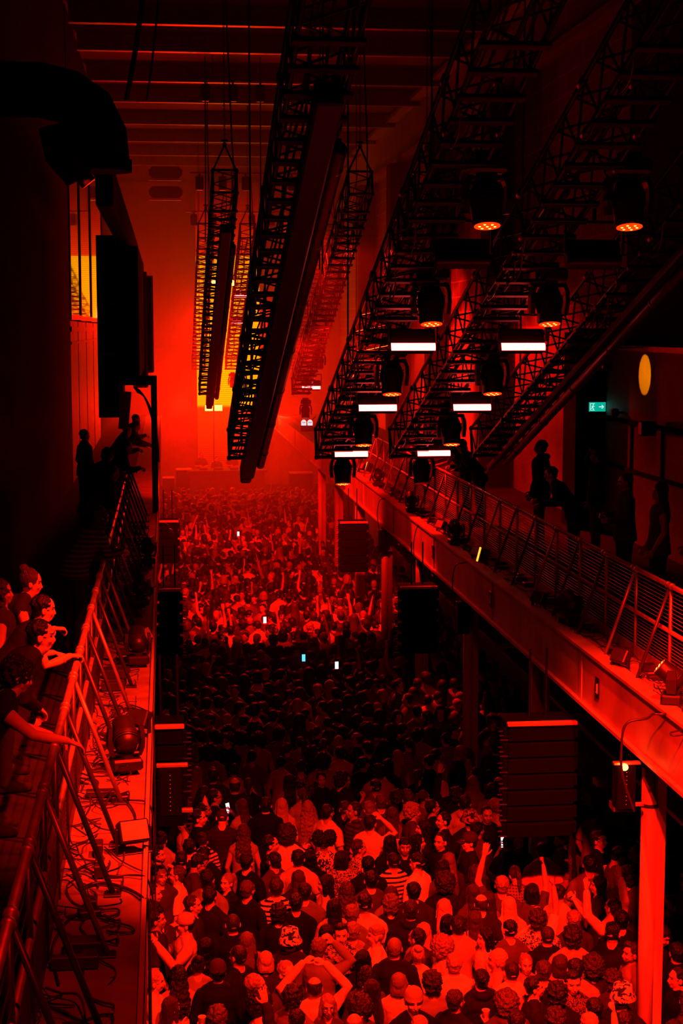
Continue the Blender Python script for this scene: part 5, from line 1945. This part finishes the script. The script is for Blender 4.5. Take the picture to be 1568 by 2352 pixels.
me.vertices.foreach_set('co', VV.astype(np.float32).ravel())
me.loops.add(len(FF) * 3)
me.loops.foreach_set('vertex_index', FF.astype(np.int32).ravel())
me.polygons.add(len(FF))
me.polygons.foreach_set('loop_start', np.arange(0, len(FF) * 3, 3, dtype=np.int32))
me.polygons.foreach_set('loop_total', np.full(len(FF), 3, np.int32))
me.polygons.foreach_set('use_smooth', np.ones(len(FF), bool))
ca = me.color_attributes.new('col', 'FLOAT_COLOR', 'POINT')
ca.data.foreach_set('color', CC.astype(np.float32).ravel())
me.materials.append(M['crowdcol'])
me.update()
me.validate()
o = bpy.data.objects.new('crowd', me)
COL.objects.link(o)
tag(o, 'packed crowd filling the hall floor all the way to the stage', 'crowd', kind='stuff')

# phones glowing in the far crowd
for (px, py, lb) in ((608, 1424, 'bright phone held up left in the lit pool of crowd'), (773, 1528, 'glowing phone held up near the middle of the dark crowd'), (697, 1511, 'small bluish phone among the heads, left of the glowing one'), (547, 1226, 'tiny far phone glowing beyond the lit pool')):
    x, y = onz(px, py, 1.95)
    phone_at(Vector((x, y, 1.95)), 0, lb, 'screenblue' if px == 697 else 'screen', 0)

# ---- people on the balconies
def bal(x, y, rz, pose, hair, ht, slv, st, lab, pat='plain', size=1., fem=False, grp='people on the left balcony', hat=None, skin=None):
    h = hat.split(':') if hat else None
    return person(x, y, DZ, radians(rz), pose, hair, ht, slv, st, pat, size=size, label=lab, group=grp, female=fem, hat=h[0] if h else None, hatt=float(h[1]) if h else .3, skin=skin)


bal(-1.5, 13.4, -82, 'rail_grip', 'bun', .12, 'tank', .05, 'person with hair tied back singing behind the left rail', fem=True, size=1.0, skin=.55)
bal(-1.32, 12.4, -75, 'rail_grip', 'short', .02, 'tank', .04, 'short dark-haired person gripping the left rail with one bare arm', size=.96, skin=.6)
bal(-1.33, 11.3, -85, 'rail_lean', 'short', .015, 'long', .03, 'person in a big dark shirt bending over the left rail', size=1.0)
bal(-1.6, 11.1, -80, 'down', 'short', .02, 'long', .02, 'person in a dark cap behind the bending one', hat='cap:.02', size=.93)
bal(-1.30, 10.0, -78, 'rail_reach', 'curly', .03, 'tank', .04, 'curly-haired person in a dark vest stretching both arms over the left rail', size=.95, skin=.6)
bal(-1.35, 12.9, -85, 'down', 'longwavy', .06, 'tank', .05, 'person with long hair half hidden at the far left', fem=True, size=.93)
bal(-1.62, 8.6, -80, 'rail_grip', 'short', .02, 'long', .02, 'dark-sleeved person with a hand on the left rail nearest the viewer', size=.93)
bal(-1.05, 17.9, -55, 'rail_grip', 'long', .02, 'long', .16, 'person in a thin-striped top standing at the left rail in shadow', pat='stripe', size=1.0)
for i, (x, y, a, pz, hr, lb) in enumerate(((-1.2, 24.2, -70, 'rail_lean', 'short', 'dark figure leaning on the left rail before the portal'), (-1.3, 27.0, -60, 'rail_grip', 'curly', 'bushy-haired figure by the left rail before the portal'),
        (-1.05, 29.0, -75, 'rail_grip', 'short', 'figure with a lit forehead at the left rail near the portal'), (-1.15, 33.5, -70, 'rail_grip', 'buzz', 'bald lit head at the left rail under the portal'),
        (-1.0, 35.2, -75, 'rail_reach', 'short', 'figure reaching over the rail inside the portal'), (-1.05, 38., -75, 'rail_grip', 'short', 'far dark head seen through the portal'),
        (-1.55, 30.6, -60, 'down', 'short', 'dark figure against the red wall panel'))):
    bal(x, y, a, pz, hr, .03, 'long', .06, lb)
GR = 'people on the right balcony'
bal(6.15, 25.3, 75, 'down', 'short', .02, 'hood', .03, 'tall figure in silhouette against the red right wall', size=1.06, grp=GR)
bal(6.05, 22.7, 70, 'rail_grip', 'quiff', .02, 'long', .04, 'figure with swept-up hair silhouetted left of the dark pillar', size=1.0, grp=GR)
bal(6.9, 24.6, 80, 'touch', 'short', .03, 'long', .04, 'figure in front of the dark pillar with a hand up', grp=GR)
bal(6.1, 20.3, 85, 'front', 'short', .02, 'long', .10, 'short dark-haired figure right of the dark pillar', grp=GR)
bal(6.15, 19.0, 85, 'down', 'long', .03, 'tank', .14, 'long-haired figure in a pale top on the right balcony', fem=True, grp=GR)
bal(6.6, 18.6, 90, 'down', 'short', .02, 'long', .02, 'black figure at the far right edge of the balcony', size=1.06, grp=GR)
bal(5.75, 29.6, 80, 'rail_reach', 'short', .05, 'tank', .06, 'person leaning arms over the right rail beside the lowest strobe', grp=GR, skin=.6)
bal(5.8, 28.6, 85, 'rail_grip', 'long', .06, 'long', .05, 'person with loose hair leaning at the right rail in red haze', fem=True, grp=GR)
# performer and crew on the stage
for i, (x, y, lb) in enumerate(((2.2, 68.4, 'performer silhouette behind the booth'), (1.55, 68.8, 'hazy figure left of the performer'), (2.9, 68.9, 'hazy figure right of the performer'))):
    person(x, y, 1.25, pi, 'front' if i else 'rail_grip', 'short', .03, 'short', .05, label=lb, group='people on the stage')

# ------------------------------------------------------------------ haze and light
def haze(name, y0, y1, dens, label):
    m = bpy.data.materials.new('haze_%s' % name)
    m.use_nodes = True
    nt = m.node_tree
    nt.nodes.clear()
    v = nt.nodes.new('ShaderNodeVolumeScatter')
    v.inputs['Density'].default_value = dens
    v.inputs['Anisotropy'].default_value = .35
    v.inputs['Color'].default_value = (.9, .9, .9, 1)
    o = nt.nodes.new('ShaderNodeOutputMaterial')
    nt.links.new(v.outputs[0], o.inputs['Volume'])
    b = MB().box(-2.15, 7.95, y0, y1, .02, CEIL - .5)
    ob = b.obj('haze', m)
    tag(ob, label, 'haze', kind='stuff')
    return ob


haze('near', 30, 46, .006, 'thin red haze in the middle of the hall')
haze('mid', 46.02, 58, .018, 'red haze before the far trusses')
haze('far', 58.02, YE - .4, .030, 'dense red haze in front of the stage')


def light(kind, loc, power, col=(1, .004, .001), size=.3, target=None, spot=None, blend=.5):
    d = bpy.data.lights.new('lamp_' + kind.lower(), kind)
    d.energy = power
    d.color = col
    if kind == 'SPOT':
        d.shadow_soft_size = size
        d.spot_size = radians(spot)
        d.spot_blend = blend
    elif kind == 'AREA':
        d.size = size
    else:
        d.shadow_soft_size = size
    o = bpy.data.objects.new('lamp_' + kind.lower(), d)
    COL.objects.link(o)
    o.location = loc
    if target:
        o.rotation_euler = (Vector(target) - Vector(loc)).to_track_quat('-Z', 'Y').to_euler()
    return o


RED = (1, .0035, .0008)
# moving heads above the near floor, plus one added weak fill
light('SPOT', (3.5, 8.6, 13.4), 24000, (1, .008, .001), .12, (2.0, 14.2, 2.0), 52, .5)
light('SPOT', (1.0, 6.5, 12.0), 7000, (1, .008, .001), .12, (1.5, 14.2, 2.0), 42, .6)
light('SPOT', (1.5, 2.5, 13), 1600, RED, .3, (.6, 9.5, 4.0), 75, .8)  # added wide fill for the left deck and struts, no fixture
light('SPOT', (2.6, 7.5, 9.6), 16000, RED, .12, (4.8, 13.3, 4.3), 32, .35)
# added back light without a fixture, for rims on hair and shoulders
light('SPOT', (2.5, 22.5, 9.4), 9000, (1, .010, .001), .12, (2.7, 15.2, 1.6), 36, .6)
# added back light on the dark rows, then pools on the far middle floor
light('SPOT', (2.3, 38, 9), 3800, RED, .2, (2.5, 25, 1.5), 40, .8)  # added to rim the heads in the dark rows, no fixture
light('SPOT', (2.1, 30, 8.8), 15000, RED, .25, (2.4, 39.5, 1.5), 54, .7)
light('SPOT', (2.3, 43, 7.5), 8000, RED, .25, (2.5, 53, 1.5), 46, .7)
# stage wash
light('POINT', (.6, 66, 5.2), 2600, RED, .4)
light('POINT', (4.9, 66, 4.6), 2600, RED, .4)
light('SPOT', (2.0, 70.5, 9.0), 8000, RED, .5, (2.3, 48, 1.5), 75, .8)
# orange spot on the right wall
light('SPOT', (WRX - .72, 25.6, 7.62), 60, (1, .22, .0), .01, (WRX, 25.65, 7.6), 52, .15)
# balcony washes
light('SPOT', (2.3, 31, 10), 6500, RED, .12, (4.8, 28.6, 4.5), 24, .4)
light('SPOT', (2.6, 43, 9), 6500, RED, .12, (4.8, 39.5, 4.5), 34, .4)
light('SPOT', (3.0, 40, 11), 14000, RED, .2, (7.8, 32.5, 6), 40, .6)
light('SPOT', (3.4, 41, 8), 9000, RED, .2, (8, 44, 6.5), 90, .7)

w = bpy.data.worlds.new('world')
SC.world = w
w.use_nodes = True
w.node_tree.nodes['Background'].inputs[0].default_value = (.0012, .0004, .0005, 1)
w.node_tree.nodes['Background'].inputs[1].default_value = 1

SC.view_settings.view_transform = 'Standard'
SC.view_settings.look = 'None'
SC.view_settings.exposure = 0
SC.view_settings.gamma = 1
SC.view_settings.use_curve_mapping = False
SC.cycles.max_bounces = 4
SC.cycles.diffuse_bounces = 1
SC.cycles.glossy_bounces = 2
SC.cycles.transmission_bounces = 2
SC.cycles.volume_bounces = 0
SC.cycles.use_denoising = True
SC.cycles.sample_clamp_indirect = 4
SC.cycles.caustics_reflective = False
SC.cycles.caustics_refractive = False
SC.cycles.use_adaptive_sampling = True
SC.cycles.adaptive_threshold = .05
SC.cycles.adaptive_min_samples = 16
